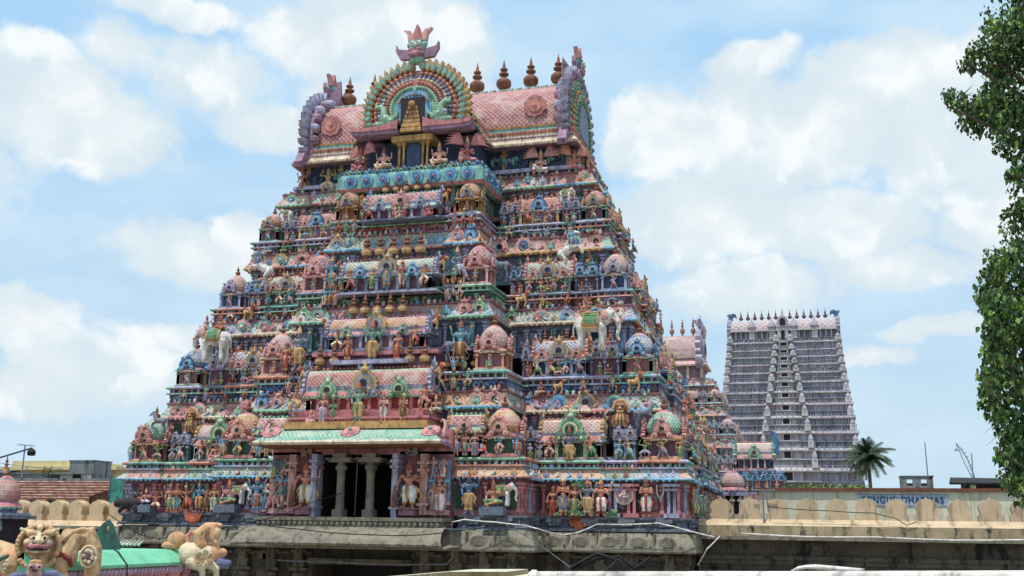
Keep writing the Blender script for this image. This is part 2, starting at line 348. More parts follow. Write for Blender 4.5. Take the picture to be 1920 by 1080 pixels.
# ---------------------------------------------------------------- figures (height 1 without the crown, facing -Y)
def human(name, legs, arms, pelvis=(0,0,.5), lean=0.0, crown='tall', female=False, extra=(), sash=True, head_turn=0, voxel=.0125):
    px, py, pz = pelvis
    def U(x, y, z): return (px+x+lean*(z-.5), py+y, pz+(z-.5))      # upper body rides on the pelvis
    pr = [('b', U(0,0,.5), (.088,.062,.065), 0), ('b', U(0,-.012,.59), (.07 if not female else .06,.055,.08), 0), ('b', U(0,-.008,.715), (.11 if not female else .095,.062,.085), 0),
          ('t', [U(0,0,.76), U(0,-.005,.85)], [.045,.032], 0), ('b', U(0,-.012,.905), (.052,.058,.07), 0), ('b', U(0,-.072,.9), (.011,.016,.02), 0),
          ('b', U(0,-.058,.868), (.024,.018,.012), 0), ('b', U(.055,0,.9), (.012,.018,.032), 0), ('b', U(-.055,0,.9), (.012,.018,.032), 0)]
    if female: pr += [('b', U(.042,-.06,.72), .034, 0), ('b', U(-.042,-.06,.72), .034, 0)]
    gm = [('b', U(0,0,.49), (.1,.075,.065), 0), ('t', [U(-.09,0,.555), U(0,-.065,.545), U(.09,0,.555)], .018, 1)]
    jw = []
    for h, k, a, toe in legs:                              # hip, knee, ankle, toe direction
        h, k, a = (Vector(q) for q in (h, k, a)); td = Vector(toe)
        pr += [('t', [h, k, a], [.06,.042,.026], 0), ('t', [a+Vector((0,.012,-.022)), a+td*.085+Vector((0,0,-.03))], [.026,.02], 0)]
        low = k+(a-k)*(.95 if female else .62)
        gm += [('t', [h, k, low], [.078,.062,.062 if female else .05], 0), ('t', [low, low+(a-k)*.03], .058 if not female else .064, 1)]
        jw += [('t', [a+Vector((-.03,0,.03)), a+Vector((0,-.03,.03)), a+Vector((.03,0,.03)), a+Vector((0,.03,.03)), a+Vector((-.03,0,.03))], .009, 0)]
    if sash:
        gm += [('t', [U(0,-.075,.5), U(0,-.09,.36), U(.01,-.075,.2)], [.03,.028,.015], 1),
               ('t', [U(.1,-.02,.52), U(.17,0,.42), U(.14,0,.3), U(.19,0,.2)], [.022,.02,.018,.008], 1), ('t', [U(-.1,-.02,.52), U(-.17,0,.42), U(-.14,0,.3), U(-.19,0,.2)], [.022,.02,.018,.008], 1)]
    for s, e, hnd in arms:
        s, e, hnd = U(*s), U(*e), U(*hnd); d = (Vector(hnd)-Vector(e)).normalized()
        pr += [('b', s, .036, 0), ('t', [s, e, hnd], [.034,.027,.02], 0), ('t', [hnd, Vector(hnd)+d*.05], [.025,.014], 0), ('t', [hnd, Vector(hnd)+d*.02+d.orthogonal()*.03], [.012,.008], 0)]
        m = Vector(s)*.55+Vector(e)*.45
        jw += [('b', m, (.045,.045,.016), 0)]
    for i in range(9):                                     # necklace and garland
        a = PI*i/8
        jw.append(('b', U(.075*math.cos(a), -.055-.012*math.sin(a), .8-.055*math.sin(a)), .015, 0))
        if i < 8: jw.append(('b', U(.085*math.cos(a), -.06-.01*math.sin(a), .8-.19*math.sin(a)), .012, 1))
    jw += [('b', U(.062,-.005,.862), .018, 0), ('b', U(-.062,-.005,.862), .018, 0)]
    for e in extra: (pr if e[0] == 'body' else gm if e[0] == 'garment' else jw).append(e[1])
    body = src(name, clay(name, pr, voxel, ['pink']))
    g = src('garment', clay('garment', gm, voxel*1.15, ['cream', 'red']))
    j = src('jewellery', clay('jewellery', jw, voxel*.9, ['gold', 'green'], 0))
    cz = U(0,-.008,.945); mb = MB()
    if crown == 'tall': pf = [(.064,0),(.07,.02),(.058,.03),(.062,.06),(.05,.075),(.052,.11),(.038,.125),(.04,.15),(.024,.165),(.026,.19),(.01,.205),(.016,.22),(.003,.25)]
    elif crown == 'round': pf = [(.064,0),(.072,.025),(.07,.06),(.05,.095),(.024,.11),(.026,.13),(.004,.16)]
    else: pf = [(.062,-.01),(.075,.01),(.05,.03),(.07,.06),(.06,.09),(.02,.11),(.03,.13),(.004,.15)]
    mb.lathe([(r, z-.01) for r, z in pf], 12, 0, T(*cz)); mb.lathe([(.066,.0),(.078,.008),(.066,.018)], 12, 1, T(*cz))
    c = src('crown', mb.mesh('crown', ['gold', 'maroon'], True))
    return proto(body, g, j, c)
ST = (((.05,0,.5),(.058,-.01,.27),(.06,0,.045),(.25,-1,0)), ((-.05,0,.5),(-.058,-.01,.27),(-.06,0,.045),(-.25,-1,0)))
FIG = {}
FIG['stand4'] = human('standing_statue', ST, [((.12,0,.79),(.18,.0,.65),(.17,-.1,.72)), ((-.12,0,.79),(-.18,0,.65),(-.13,-.1,.53)), ((.11,.02,.8),(.22,.03,.74),(.24,0,.9)), ((-.11,.02,.8),(-.22,.03,.74),(-.24,0,.9))],
   extra=[('jw', ('b', (.26,0,.97), (.045,.015,.045), 0)), ('jw', ('b', (-.26,0,.97), (.03,.02,.045), 1))])
FIG['anjali'] = human('praying_statue', ST, [((.12,0,.79),(.15,-.02,.65),(.025,-.12,.69)), ((-.12,0,.79),(-.15,-.02,.65),(-.025,-.12,.69))], crown='round')
FIG['dance'] = human('dancing_statue', (((.05,0,.46),(.17,-.05,.32),(.05,-.02,.17),(.6,-.6,0)), ((-.05,0,.46),(-.13,-.06,.26),(-.08,0,.045),(-.7,-.7,0))), [((.12,0,.79),(.22,-.02,.72),(.27,-.04,.88)), ((-.12,0,.79),(-.22,-.03,.7),(-.12,-.12,.66))], pelvis=(0,0,.46), lean=.12, crown='round')
FIG['stride'] = human('striding_statue', (((.05,0,.47),(.16,-.05,.27),(.24,-.01,.045),(.9,-.4,0)), ((-.05,0,.47),(-.1,-.01,.25),(-.19,0,.045),(-.6,-.8,0))), [((.12,0,.79),(.24,-.02,.82),(.3,-.04,.97)), ((-.12,0,.79),(-.2,-.02,.66),(-.1,-.09,.58))], pelvis=(0,0,.47), lean=-.15, crown='tall')
FIG['sit'] = human('seated_statue', (((.06,-.02,.1),(.24,-.1,.08),(.04,-.2,.05),(-1,-.2,0)), ((-.06,-.02,.1),(-.22,-.1,.1),(-.1,-.17,-.1),(-.1,-1,0))), [((.12,0,.79),(.19,-.02,.64),(.17,-.12,.72)), ((-.12,0,.79),(-.19,-.02,.63),(-.16,-.12,.55)), ((.11,.02,.8),(.22,.03,.74),(.23,0,.9)), ((-.11,.02,.8),(-.22,.03,.74),(-.23,0,.9))],
   pelvis=(0,0,.1), sash=False, extra=[('garment', ('b', (0,.0,.02), (.2,.14,.05), 1))])
FIG['support'] = human('atlas_statue', (((.06,0,.36),(.2,-.08,.24),(.13,0,.045),(.7,-.7,0)), ((-.06,0,.36),(-.2,-.08,.24),(-.13,0,.045),(-.7,-.7,0))), [((.12,0,.79),(.27,-.02,.8),(.2,0,1.0)), ((-.12,0,.79),(-.27,-.02,.8),(-.2,0,1.0))], pelvis=(0,0,.36), crown='round')
FIG['guard'] = human('guardian_statue', (((.05,0,.49),(.09,-.04,.27),(.07,0,.045),(.5,-.9,0)), ((-.05,0,.49),(-.05,-.02,.27),(-.08,0,.045),(-.4,-.9,0))), [((.13,0,.79),(.2,-.02,.64),(.15,-.13,.7)), ((-.13,0,.79),(-.2,-.02,.63),(-.19,-.08,.48)), ((.11,.02,.8),(.25,.02,.75),(.27,0,.92)), ((-.11,.02,.8),(-.25,.02,.75),(-.27,0,.92))],
   pelvis=(0,0,.49), voxel=.011, extra=[('jw', ('t', [(-.22,-.09,.5),(-.24,-.08,.25),(-.25,-.05,.03)], [.03,.04,.055], 0)), ('jw', ('b', (.29,0,.98), (.04,.015,.05), 0)), ('jw', ('b', (-.29,0,.98), (.04,.015,.05), 0)),
   ('garment', ('t', [(.12,0,.5),(.2,.02,.42),(.24,.02,.3),(.2,.02,.14)], [.03,.03,.025,.012], 1))])
FIG['woman'] = human('woman_statue', (((.04,0,.5),(.045,-.02,.27),(.05,0,.045),(.2,-1,0)), ((-.04,0,.5),(-.05,-.01,.27),(-.055,0,.045),(-.2,-1,0))), [((.1,0,.79),(.16,-.02,.66),(.14,-.1,.74)), ((-.1,0,.79),(-.17,0,.65),(-.17,-.02,.5))], lean=.06, female=True, crown='bun')
# winged kneeling figure
wing = []
for s in (1, -1):
    for k in range(6):
        a = .15+.22*k
        wing.append(('body', ('t', [(.1*s,.05,.62),(s*(.1+.3*math.cos(a)),.05,.58+.36*math.sin(a)),(s*(.12+.42*math.cos(a-.12)),.05,.56+.46*math.sin(a-.12))], [.04,.03,.01], 0)))
FIG['wing'] = human('winged_statue', (((.06,-.02,.16),(.2,-.12,.12),(.12,.02,.05),(.3,-.9,0)), ((-.06,-.02,.16),(-.16,-.14,.26),(-.15,-.1,.045),(-.2,-1,0))), [((.12,0,.79),(.16,-.03,.65),(.025,-.12,.7)), ((-.12,0,.79),(-.16,-.03,.65),(-.025,-.12,.7))], pelvis=(0,0,.16), extra=wing, sash=False)

# ---------------------------------------------------------------- animals (facing +X, side view from -Y; length about 1)
def beast(name, pr, mats, voxel=.018): return src(name, clay(name, pr, voxel, mats, 2))
el = [('b', (0,0,.62), (.36,.2,.22), 0), ('b', (-.2,0,.6), (.2,.19,.22), 0), ('b', (.3,0,.72), (.17,.15,.17), 0), ('b', (.42,0,.82), (.14,.13,.16), 0), ('b', (.44,.06,.94), (.06,.05,.05), 0), ('b', (.44,-.06,.94), (.06,.05,.05), 0),
      ('t', [(.52,0,.78),(.62,0,.66),(.65,0,.48),(.6,0,.3),(.66,0,.2)], [.085,.07,.052,.04,.03], 0), ('b', (.34,-.17,.78), (.1,.025,.14), 2), ('b', (.34,.17,.78), (.1,.025,.14), 2),
      ('t', [(.52,-.06,.7),(.64,-.09,.6),(.74,-.1,.63)], [.025,.02,.008], 2), ('t', [(.52,.06,.7),(.64,.09,.6),(.74,.1,.63)], [.025,.02,.008], 2), ('t', [(-.38,0,.68),(-.45,0,.5),(-.44,0,.35)], [.025,.018,.022], 0),
      ('b', (.55,-.1,.84), .018, 3), ('b', (.55,.1,.84), .018, 3)]
for x, y in ((.24,.11),(.24,-.11),(-.26,.11),(-.26,-.11)): el += [('t', [(x,y,.5),(x+.02,y,.28),(x,y,.04)], [.1,.07,.075], 0)]
blk = MB()
for i in range(9):
    for k in range(12):
        a0, a1 = -.5+PI*k/12*1.32, -.5+PI*(k+1)/12*1.32; x0, x1 = -.2+i*.045, -.2+(i+1)*.045
        q = lambda x, a: (x, -.235*math.cos(a), .62+.25*math.sin(a))
        blk.add([q(x0,a0),q(x1,a0),q(x1,a1),q(x0,a1)], [(0,1,2,3)], 1 if (k in (0,11) or i in (0,8)) else 0)
for k in range(9): blk.ball((-.18+k*.047,-.23,.47), .02, 1)
blk.tube([(-.2,-.2,.84),(.2,-.2,.84)], .02, 6, 1)
FIG['elephant'] = proto(beast('elephant_statue', el, ['white','maroon','pink','dark']), src('saddle_cloth', blk.mesh('saddle_cloth', ['green','gold'])))
def lionp(c=0, m=1):
    pr = [('b', (0,0,.5), (.26,.14,.15), c), ('b', (.2,0,.58), (.16,.15,.2), c), ('b', (-.22,0,.5), (.14,.13,.15), c), ('t', [(.26,0,.66),(.33,0,.82)], [.13,.12], m),
          ('b', (.36,0,.88), (.14,.15,.15), m), ('b', (.46,0,.9), (.11,.11,.1), c), ('b', (.55,0,.87), (.05,.075,.045), c), ('b', (.52,0,.79), (.05,.06,.03), c), ('b', (.53,-.06,.95), .028, 2), ('b', (.53,.06,.95), .028, 2),
          ('b', (.38,-.11,1.0), (.04,.03,.05), m), ('b', (.38,.11,1.0), (.04,.03,.05), m), ('t', [(-.34,0,.55),(-.44,0,.7),(-.36,0,.88),(-.25,0,.9)], [.035,.03,.03,.05], m)]
    for x, y in ((.24,.08),(.24,-.08),(-.24,.08),(-.24,-.08)):
        k = .06 if x > 0 else .07
        pr += [('t', [(x,y,.45),(x+k,y,.26),(x-.02,y,.07)], [.075,.05,.04], c), ('t', [(x-.02,y,.04),(x+.07,y,.03)], [.04,.035], c)]
    for k in range(10):
        a = 2*PI*k/10; pr.append(('b', (.33,.15*math.cos(a),.86+.16*math.sin(a)), .045, m))
    return pr
FIG['lion'] = proto(beast('lion_statue', lionp(), ['ochre','orange','dark']))
hs = [('b', (0,0,.62), (.28,.13,.14), 0), ('b', (.2,0,.64), (.14,.13,.16), 0), ('b', (-.22,0,.63), (.14,.13,.15), 0), ('t', [(.24,0,.7),(.36,0,.9),(.42,0,1.02)], [.11,.085,.065], 0), ('t', [(.42,0,1.03),(.5,0,.98),(.6,0,.88)], [.07,.055,.04], 0),
      ('t', [(.4,-.03,1.06),(.39,-.04,1.14)], [.025,.008], 0), ('t', [(.4,.03,1.06),(.39,.04,1.14)], [.025,.008], 0), ('t', [(.38,0,1.08),(.28,0,.95),(.2,0,.8)], [.03,.04,.03], 1), ('t', [(-.34,0,.68),(-.44,0,.6),(-.46,0,.35)], [.03,.035,.02], 1)]
for x, y, u in ((.22,.07,1),(.24,-.07,1),(-.24,.07,0),(-.24,-.07,0)):
    if u: hs += [('t', [(x,y,.55),(x+.16,y,.5),(x+.2,y,.34),(x+.14,y,.28)], [.06,.04,.028,.032], 0)]
    else: hs += [('t', [(x,y,.6),(x+.06,y,.4),(x-.06,y,.24),(x,y,.03)], [.085,.05,.03,.034], 0)]
FIG['horse'] = proto(beast('horse_statue', hs, ['grey','maroon']))
# crouching lion-faced yali shown frontally (facing -Y)
ya = [('b', (0,.1,.35), (.3,.2,.3), 0), ('b', (0,0,.72), (.24,.16,.22), 0), ('b', (0,-.12,.66), (.15,.08,.08), 0), ('b', (.08,-.165,.77), .028, 2), ('b', (-.08,-.165,.77), .028, 2), ('b', (.08,-.15,.82), (.06,.04,.022), 1), ('b', (-.08,-.15,.82), (.06,.04,.022), 1), ('b', (0,-.2,.7), (.045,.05,.04), 1), ('b', (0,-.15,.58), (.14,.07,.035), 1),
      ('t', [(.2,0,.4),(.26,-.1,.2),(.2,-.14,.04)], [.1,.075,.07], 0), ('t', [(-.2,0,.4),(-.26,-.1,.2),(-.2,-.14,.04)], [.1,.075,.07], 0), ('b', (0,-.1,.42), (.16,.07,.12), 0)]
for k in range(7): x = -.18+.06*k; ya.append(('t', [(x*.7,-.15,.5),(x,-.2,.3),(x*1.2,-.14,.08)], [.03,.035,.03], k % 2))
for k in range(13):
    a = -.4+PI*1.25*k/12; ya.append(('b', (.25*math.cos(a),0,.74+.25*math.sin(a)), .055, 1))
FIG['yali'] = proto(beast('lion_faced_statue', ya, ['brown','ochre','dark'], .02))
print('figures', sum(len(f.data.polygons) for f in FIG.values()))
# ---------------------------------------------------------------- ornament pieces
def ringout(r, n, lob, a0=-PI*.22, a1=PI*1.22):
    return [(r*(1+lob*abs(math.sin(PI*i/2)))*math.cos(a0+(a1-a0)*i/n), r*(1+lob*abs(math.sin(PI*i/2)))*math.sin(a0+(a1-a0)*i/n)) for i in range(n+1)]
def horseshoe(name='horseshoe_gable', mats=('blue','lav','gold','dark'), hole=True, finial=True, lobes=13):
    """leafed horseshoe arch, unit half-width, base at z=0, facing -Y; colours outer, ring, inner, hollow"""
    mb = MB(); cz = .82; M = T(0,0,cz)
    n = lobes*2
    o = ringout(.86, n, .14); mb.prism(o, -.12, .2, 0, M)
    mb.prism(ringout(.68, n, .05), -.2, -.11, 1, M); mb.prism(ringout(.54, 20, 0), -.26, -.19, 2, M)
    mb.prism(ringout(.42, 20, 0), -.31, -.25, 1, M)
    mb.prism(ringout(.3, 16, 0), -.33, -.24, 3 if hole else 2, M)
    for s in (1, -1):
        mb.prism([(x*.3, z*.3) for x, z in ringout(1, 12, 0, 0, 2*PI*.96)], -.24, .16, 1, T(s*.8, 0, .2)); mb.ball((s*.8,-.26,.2), .13, 2, None, 6, 4)
        mb.prism([(0,0),(.3*s,.05),(.42*s,.3),(.2*s,.22)] if s > 0 else [(0,0),(-.2,.22),(-.42,.3),(-.3,.05)], -.12, .1, 0, T(s*.85, 0, .0))
    if finial:
        mb.ball((0,-.1,1.78), (.3,.2,.24), 0, None, 8, 5); mb.ball((0,-.25,1.8), (.16,.12,.14), 2, None, 6, 4)
        for s in (1, -1):
            pts = [(s*.1,1.8),(s*.42,1.78),(s*.5,2.12),(s*.28,2.0)]
            mb.prism(pts if s > 0 else pts[::-1], -.14, .06, 1)
        mb.lathe([(.1,1.9),(.16,2.02),(.1,2.2),(.01,2.42)], 6, 0)
    return mb.mesh(name, list(mats))
HG = {k: src('horseshoe_gable', horseshoe(mats=v)) for k, v in dict(blue=('blue','sky','lav','dark'), pink=('pink','rose','cream','dark'), gold=('ochre','slate','gold','dark'), green=('mint','green','cream','dark'),
      lav=('lav','slate','pink','dark'), teal=('teal','mint','rose','dark'), red=('rose','pink','gold','dark'), slate=('slate','lav','grey','dark')).items()}
LOTUS = src('lotus_medallion', (lambda mb: (mb.prism(ringout(.5, 20, .14, 0, 2*PI*.999), -.1, .1, 0, T(0,0,.5)), mb.prism(ringout(.3, 14, .1, 0, 2*PI*.999), -.18, -.08, 1, T(0,0,.5)), mb.ball((0,-.2,.5), .13, 2, None, 8, 4), mb)[-1])(MB()).mesh('lotus_medallion', ['sky','blue','rose']))
def finial_mesh(mats=('brown','ochre')):
    mb = MB()
    pf = [(.17,0),(.18,.05),(.09,.1),(.09,.17),(.21,.23),(.26,.32),(.255,.42),(.18,.5),(.09,.54),(.08,.6),(.16,.63),(.17,.68),(.08,.71),(.075,.76),(.13,.79),(.13,.83),(.07,.86),(.05,.95),(.005,1.15)]
    mb.lathe(pf, 12, 0, ms=[1 if i in (4,5,11) else 0 for i in range(len(pf)-1)]); return mb.mesh('finial', list(mats), True)
FIN = src('finial', finial_mesh()); FINB = src('finial', finial_mesh(('brown','brown')))
def curl(mb, w, z, m, y0=-.1, y1=.1, s=1):
    pass
# roofs -------------------------------------------------
def dome_me(wd, h, lat='pink', seg=16, rim='cream'):
    pf = [(1.0,-.04),(1.28,-.10),(1.32,-.04),(1.18,.06),(1.02,.12),(.98,.16),(1.1,.24),(1.14,.36),(1.08,.52),(.94,.68),(.72,.82),(.56,.9),(.52,.93),(.36,.99),(.2,1.03)]
    ms = [3,1,2,2,3,0,0,0,0,0,0,1,2,2]
    mb = MB(); r = wd/2
    # squarish lathe: superellipse-like by octagon rotation
    mb.lathe([(a*r, b*h) for a, b in pf], seg, 0, None, rot=PI/seg, ms=ms)
    for k in range(16):
        a = 2*PI*(k+.5)/16; mb.ball((1.26*r*math.cos(a), 1.26*r*math.sin(a), -.08*h), .05*wd, 1, None, 6, 3)
    return mb.mesh('dome_roof', [LAT[lat], rim, 'rose', 'plum'])
def body_me(wd, dp, h, cols=2, wall='wine', col='pink', base='lav'):
    """open-faced pavilion body: base mould, recessed dark wall, columns, lintel"""
    mb = MB(); x, y = wd/2, dp/2
    mb.box(-x*1.08, x*1.08, -y*1.08, y*1.08, 0, .1*h, 2); mb.box(-x, x, -y, y, .1*h, .17*h, 1)
    mb.box(-x*.8, x*.8, -y*.8, y*.8, .17*h, .86*h, 0)
    mb.box(-x, x, -y, y, .86*h, .93*h, 1); mb.box(-x*1.1, x*1.1, -y*1.1, y*1.1, .93*h, h, 2)
    n = max(2, cols); cr = .045*min(wd, 1.3)
    for i in range(n):
        cx = -x*.9+2*x*.9*i/(n-1)
        for sy in (-y*.9,): mb.box(cx-cr, cx+cr, sy-cr, sy+cr, .17*h, .86*h, 1); mb.box(cx-cr*1.6, cx+cr*1.6, sy-cr*1.6, sy+cr*1.6, .74*h, .79*h, 2)
    m = max(2, int(n*dp/wd))
    for i in range(m):
        cy = -y*.9+2*y*.9*i/(m-1)
        for sx in (-x*.9, x*.9): mb.box(sx-cr, sx+cr, cy-cr, cy+cr, .17*h, .86*h, 1)
    return mb.mesh('pavilion', [wall, col, base])
def kuta(wd, hb, hr, lat, cols, hg, rim='cream'):
    b = src('domed_pavilion', body_me(wd, wd, hb, 3, *cols))
    r = src('dome_roof', dome_me(wd*.92, hr, lat, 16, rim)); r.location = (0,0,hb)
    ch = [r]
    for a in range(4):
        g = HG[hg].copy(); g.scale = (wd*.26,)*3; g.location = (wd*.58*math.sin(a*PI/2), -wd*.58*math.cos(a*PI/2), hb+.02*hr); g.rotation_euler.z = a*PI/2; ch.append(g)
    f = FINB.copy(); f.scale = (wd*.42,)*3; f.location = (0,0,hb+hr*.98); ch.append(f)
    b['hgt'] = hb+hr
    del b['hgt']
    return proto(b, *ch)
def barrel_prof(dp, h):
    pf = []; r = dp/2
    pf += [(-r*1.02,-.02*h),(-r*1.34,-.10*h),(-r*1.36,-.03*h),(-r*1.2,.08*h),(-r*1.02,.15*h),(-r*1.0,.2*h)]
    for i in range(1, 10): a = PI-PI*.5*i/9; pf.append((r*1.08*math.cos(a)*(1 if i > 1 else 1), .22*h+.74*h*math.sin(a)))
    pf += [(0,1.0*h)]
    return pf
def barrel_me(wd, dp, h, lat='pink', rim='cream', name='barrel_roof', k=None):
    """wagon-vault roof running along X; both slopes, ridge band and closing ends"""
    half = barrel_prof(dp, h); pr = half+[(-y, z) for y, z in half[::-1][1:]]
    n = len(half); msh = [3,1,2,2,1]+[4]+[0]*(n-11)+[1,2,1,1]; msh = (msh+[1]*9)[:n-1]; ms = msh+msh[::-1]
    V = [0]
    for a, b in zip(half, half[1:]): V.append(V[-1]+math.hypot(a[0]-b[0], a[1]-b[1]))
    V = V+V[::-1][1:]
    mb = MB(); x = wd/2
    flare = [1.12,1.2,1.2,1.1,1.02,1]+[1]*(n-6); fl = flare+flare[::-1][1:]
    for s in range(len(pr)-1):
        (y0,z0),(y1,z1) = pr[s], pr[s+1]; e0, e1 = x+(fl[s]-1)*dp*.5, x+(fl[s+1]-1)*dp*.5
        mb.add([(-e0,y0,z0),(e0,y0,z0),(e1,y1,z1),(-e1,y1,z1)], [(0,1,2,3)], ms[min(s,len(ms)-1)], None, [[(0,V[s]),(2*e0,V[s]),(2*e1,V[s+1]),(0,V[s+1])]])
    for s in (-1, 1):
        pts = [(s*(x+(fl[i]-1)*dp*.5), y, z) for i, (y, z) in enumerate(pr)]
        f = tuple(range(len(pts))); mb.add(pts, [f if s > 0 else f[::-1]], 3)
    m = int(wd/.16)
    for i in range(m+1):
        for yy in (-dp*.68, dp*.68): mb.ball((-x+wd*i/m, yy, -.07*h), .05, 1, None, 5, 3)
        mb.ball((-x+wd*i/m, 0, 1.0*h), (.07,.06,.05), 2, None, 5, 3)
    return mb.mesh(name, [LAT[lat], rim, 'rose' if lat != 'red' else 'mint', 'plum', 'lav' if lat != 'blue' else 'ochre'])
def sala(wd, dp, hb, hr, lat, cols, hg, hge, nf=3, side=True, rim='cream', big=.5):
    b = src('barrel_pavilion', body_me(wd, dp, hb, max(3, int(wd/.4)), *cols))
    r = src('barrel_roof', barrel_me(wd*.96, dp*.8, hr, lat, rim)); r.location = (0,0,hb); ch = [r]
    s = hr*big
    g = HG[hg].copy(); g.scale = (s, s*.9, s); g.location = (0,-dp*.5-.02,hb-.05*hr); ch.append(g)
    for a in (1, -1):
        g = HG[hge].copy(); g.name = 'end_gable'; q = dp*.5; g.scale = (q, q*.7, hr*.56); g.location = (a*(wd*.5),0,hb); g.rotation_euler.z = a*PI/2; ch.append(g)
        if side and wd > 1.6:
            g = HG[hge].copy(); g.scale = (hr*.27,)*3; g.location = (a*wd*.32,-dp*.5,hb-.02*hr); ch.append(g)
    for i in range(nf):
        f = FIN.copy(); f.scale = (hr*.42, hr*.42, hr*.48); f.location = ((i-(nf-1)/2)*min(.42, wd*.62/max(1, nf-1)), 0, hb+hr*.96); ch.append(f)
    return proto(b, *ch)
def hara(wd, hb, hr, cols, hg):
    """low link between pavilions: recessed wall with columns, twin horseshoe gables above"""
    mb = MB(); x = wd/2
    mb.box(-x, x, .02, .3, 0, hb, 0); mb.box(-x, x, -.1, .3, hb, hb+.12*hr, 2); mb.box(-x, x, -.05, .3, hb+.12*hr, hb+.4*hr, 1)
    n = 3
    for i in range(n): cx = -x*.8+1.6*x*i/(n-1); mb.box(cx-.03, cx+.03, -.06, .02, 0, hb, 1); mb.box(cx-.06, cx+.06, -.09, .02, hb*.78, hb*.88, 2)
    b = src('linking_wall', mb.mesh('linking_wall', list(cols))); ch = []
    for s in (-1, 1):
        g = HG[hg].copy(); g.scale = (x*.46,)*3; g.location = (s*x*.48,-.1,hb+.08*hr); ch.append(g)
    return proto(b, *ch)
# ---------------------------------------------------------------- plan of a storey
def plan(w, s, D, c, cs, bays=(), sbays=()):
    """front polyline, right side, back, left side (closed, counter-clockwise). bays: (x0,x1,proud)"""
    cut = sorted({-w, w, -c, c} | {b for x0, x1, _ in bays for b in (x0, x1)} | {-b for x0, x1, _ in bays for b in (x0, x1)})
    cut = [x for x in cut if -w <= x <= w]; pts = []
    def dep(x):
        a = abs(x); y = cs if a < c else s
        for x0, x1, p in bays:
            if x0 < a < x1: y -= p
        return y
    for a, b in zip(cut, cut[1:]):
        y = dep((a+b)/2)
        for q in ((a, y), (b, y)):
            if not pts or (Vector(pts[-1])-Vector(q)).length > 1e-4: pts.append(q)
    fr = pts; y0, y1 = fr[-1][1], D-fr[-1][1]; L = y1-y0
    side = []
    for a, b, p in sbays: side += [(w, y0+L*a), (w+p, y0+L*a), (w+p, y0+L*b), (w, y0+L*b)]
    back = [(w, y1), (-w, y1)]
    return fr+side+back+[(-x, y) for x, y in side[::-1]]
KAP = [(0,0),(.26,-.05),(.34,-.02),(.36,.05),(.33,.14),(.22,.38),(.13,.62),(.1,.86),(.14,.9),(.14,1.0),(.02,1.02)]
def cornice(parent, poly, z0, z1, lat, rim='cream', under='plum', top='maroon', out=1.0, closed=True, name='cornice'):
    h = z1-z0; pr = [(o*out, z0+f*h) for o, f in KAP]
    mb = MB(); base = [1,2,2,2,0,0,0,3,3,3]; rr = random.Random(int(z0*100)+len(poly)); pick = [rr.choice((0,0,4,5,6)) for _ in poly]; rim2 = [rr.choice((2,2,7,8)) for _ in poly]
    mb.sweep(poly, pr, lambda k_, i_: pick[i_] if base[k_] == 0 else rim2[i_] if base[k_] == 2 else base[k_], closed)
    # pendants under the lip
    n = len(poly)
    for i in range(n if closed else n-1):
        a, b = Vector(poly[i]), Vector(poly[(i+1) % n]); L = (b-a).length
        if L < .5 or max(a.y, b.y) > 11: continue
        d = (b-a)/L; nn = Vector((d.y,-d.x)); k = int(L/.2)
        for j in range(k):
            q = a+d*(L*(j+.5)/k)+nn*.33*out; mb.ball((q.x, q.y, z0-.02), (.055,.055,.05), 2, None, 5, 3)
    for i in range(n if closed else n-1):
        a, b = Vector(poly[i]), Vector(poly[(i+1) % n]); L = (b-a).length
        if L < .3 or min(a.y, b.y) > 11: continue
        d = (b-a)/L; nn = Vector((d.y,-d.x)); k = max(1, int(L/.34)); A = math.atan2(d.y, d.x)
        for j in range(k):
            q = a+d*(L*(j+.5)/k)+nn*.24*out; M = T(q.x,q.y,z0+h*rr.uniform(.22,.4)) @ RZ(A); m = rr.choice((7,8,9,10,11,12)); m2 = rr.choice((2,7,8,10,12)); t_ = rr.random(); e = min(.15, h*.26)*rr.uniform(.8,1.2)
            if t_ < .45: mb.prism([(x*e, z*e) for x, z in ringout(1, 10, .15)], -.07, .06, m, M); mb.ball((0,-.08,0), e*.42, m2, M, 6, 3); mb.ball((0,-.03,e*1.25), (e*.35,e*.3,e*.5), m, M, 5, 3)
            elif t_ < .75:
                s_ = rr.choice((-1,1)); mb.tube([(s_*e*1.1,-.03,-e*.5),(s_*e*.2,-.06,-e*.2),(-s_*e*.6,-.05,e*.5),(-s_*e*.2,-.04,e*1.1),(s_*e*.3,-.05,e*.8)], [e*.3,e*.36,e*.3,e*.22,e*.16], 5, m, M)
            else: mb.lathe([(e*.5,-e*.6),(e*.62,-.1*e),(e*.3,.4*e),(e*.4,.7*e),(.005,1.8*e)], 6, m, M)
        k = max(1, int(L/.23))
        for j in range(k):                                # leaf crest along the top edge
            q = a+d*(L*(j+.5)/k)+nn*.12*out; e = rr.uniform(.05,.085); mb.ball((q.x,q.y,z0+h*1.02+e*.5), (e,e,e*1.5), rr.choice((2,3,7,8,9,10,12)), None, 5, 3)
    alt = [x for x in ('pink','blue','yellow','teal','green','white') if x != lat]; rr.shuffle(alt)
    return mb.build(name, [LAT[lat], under, rim, top, LAT[alt[0]], LAT[alt[1]], LAT[alt[2]], 'sky', 'rose', 'mint', 'lav', 'ochre', 'white'], parent)
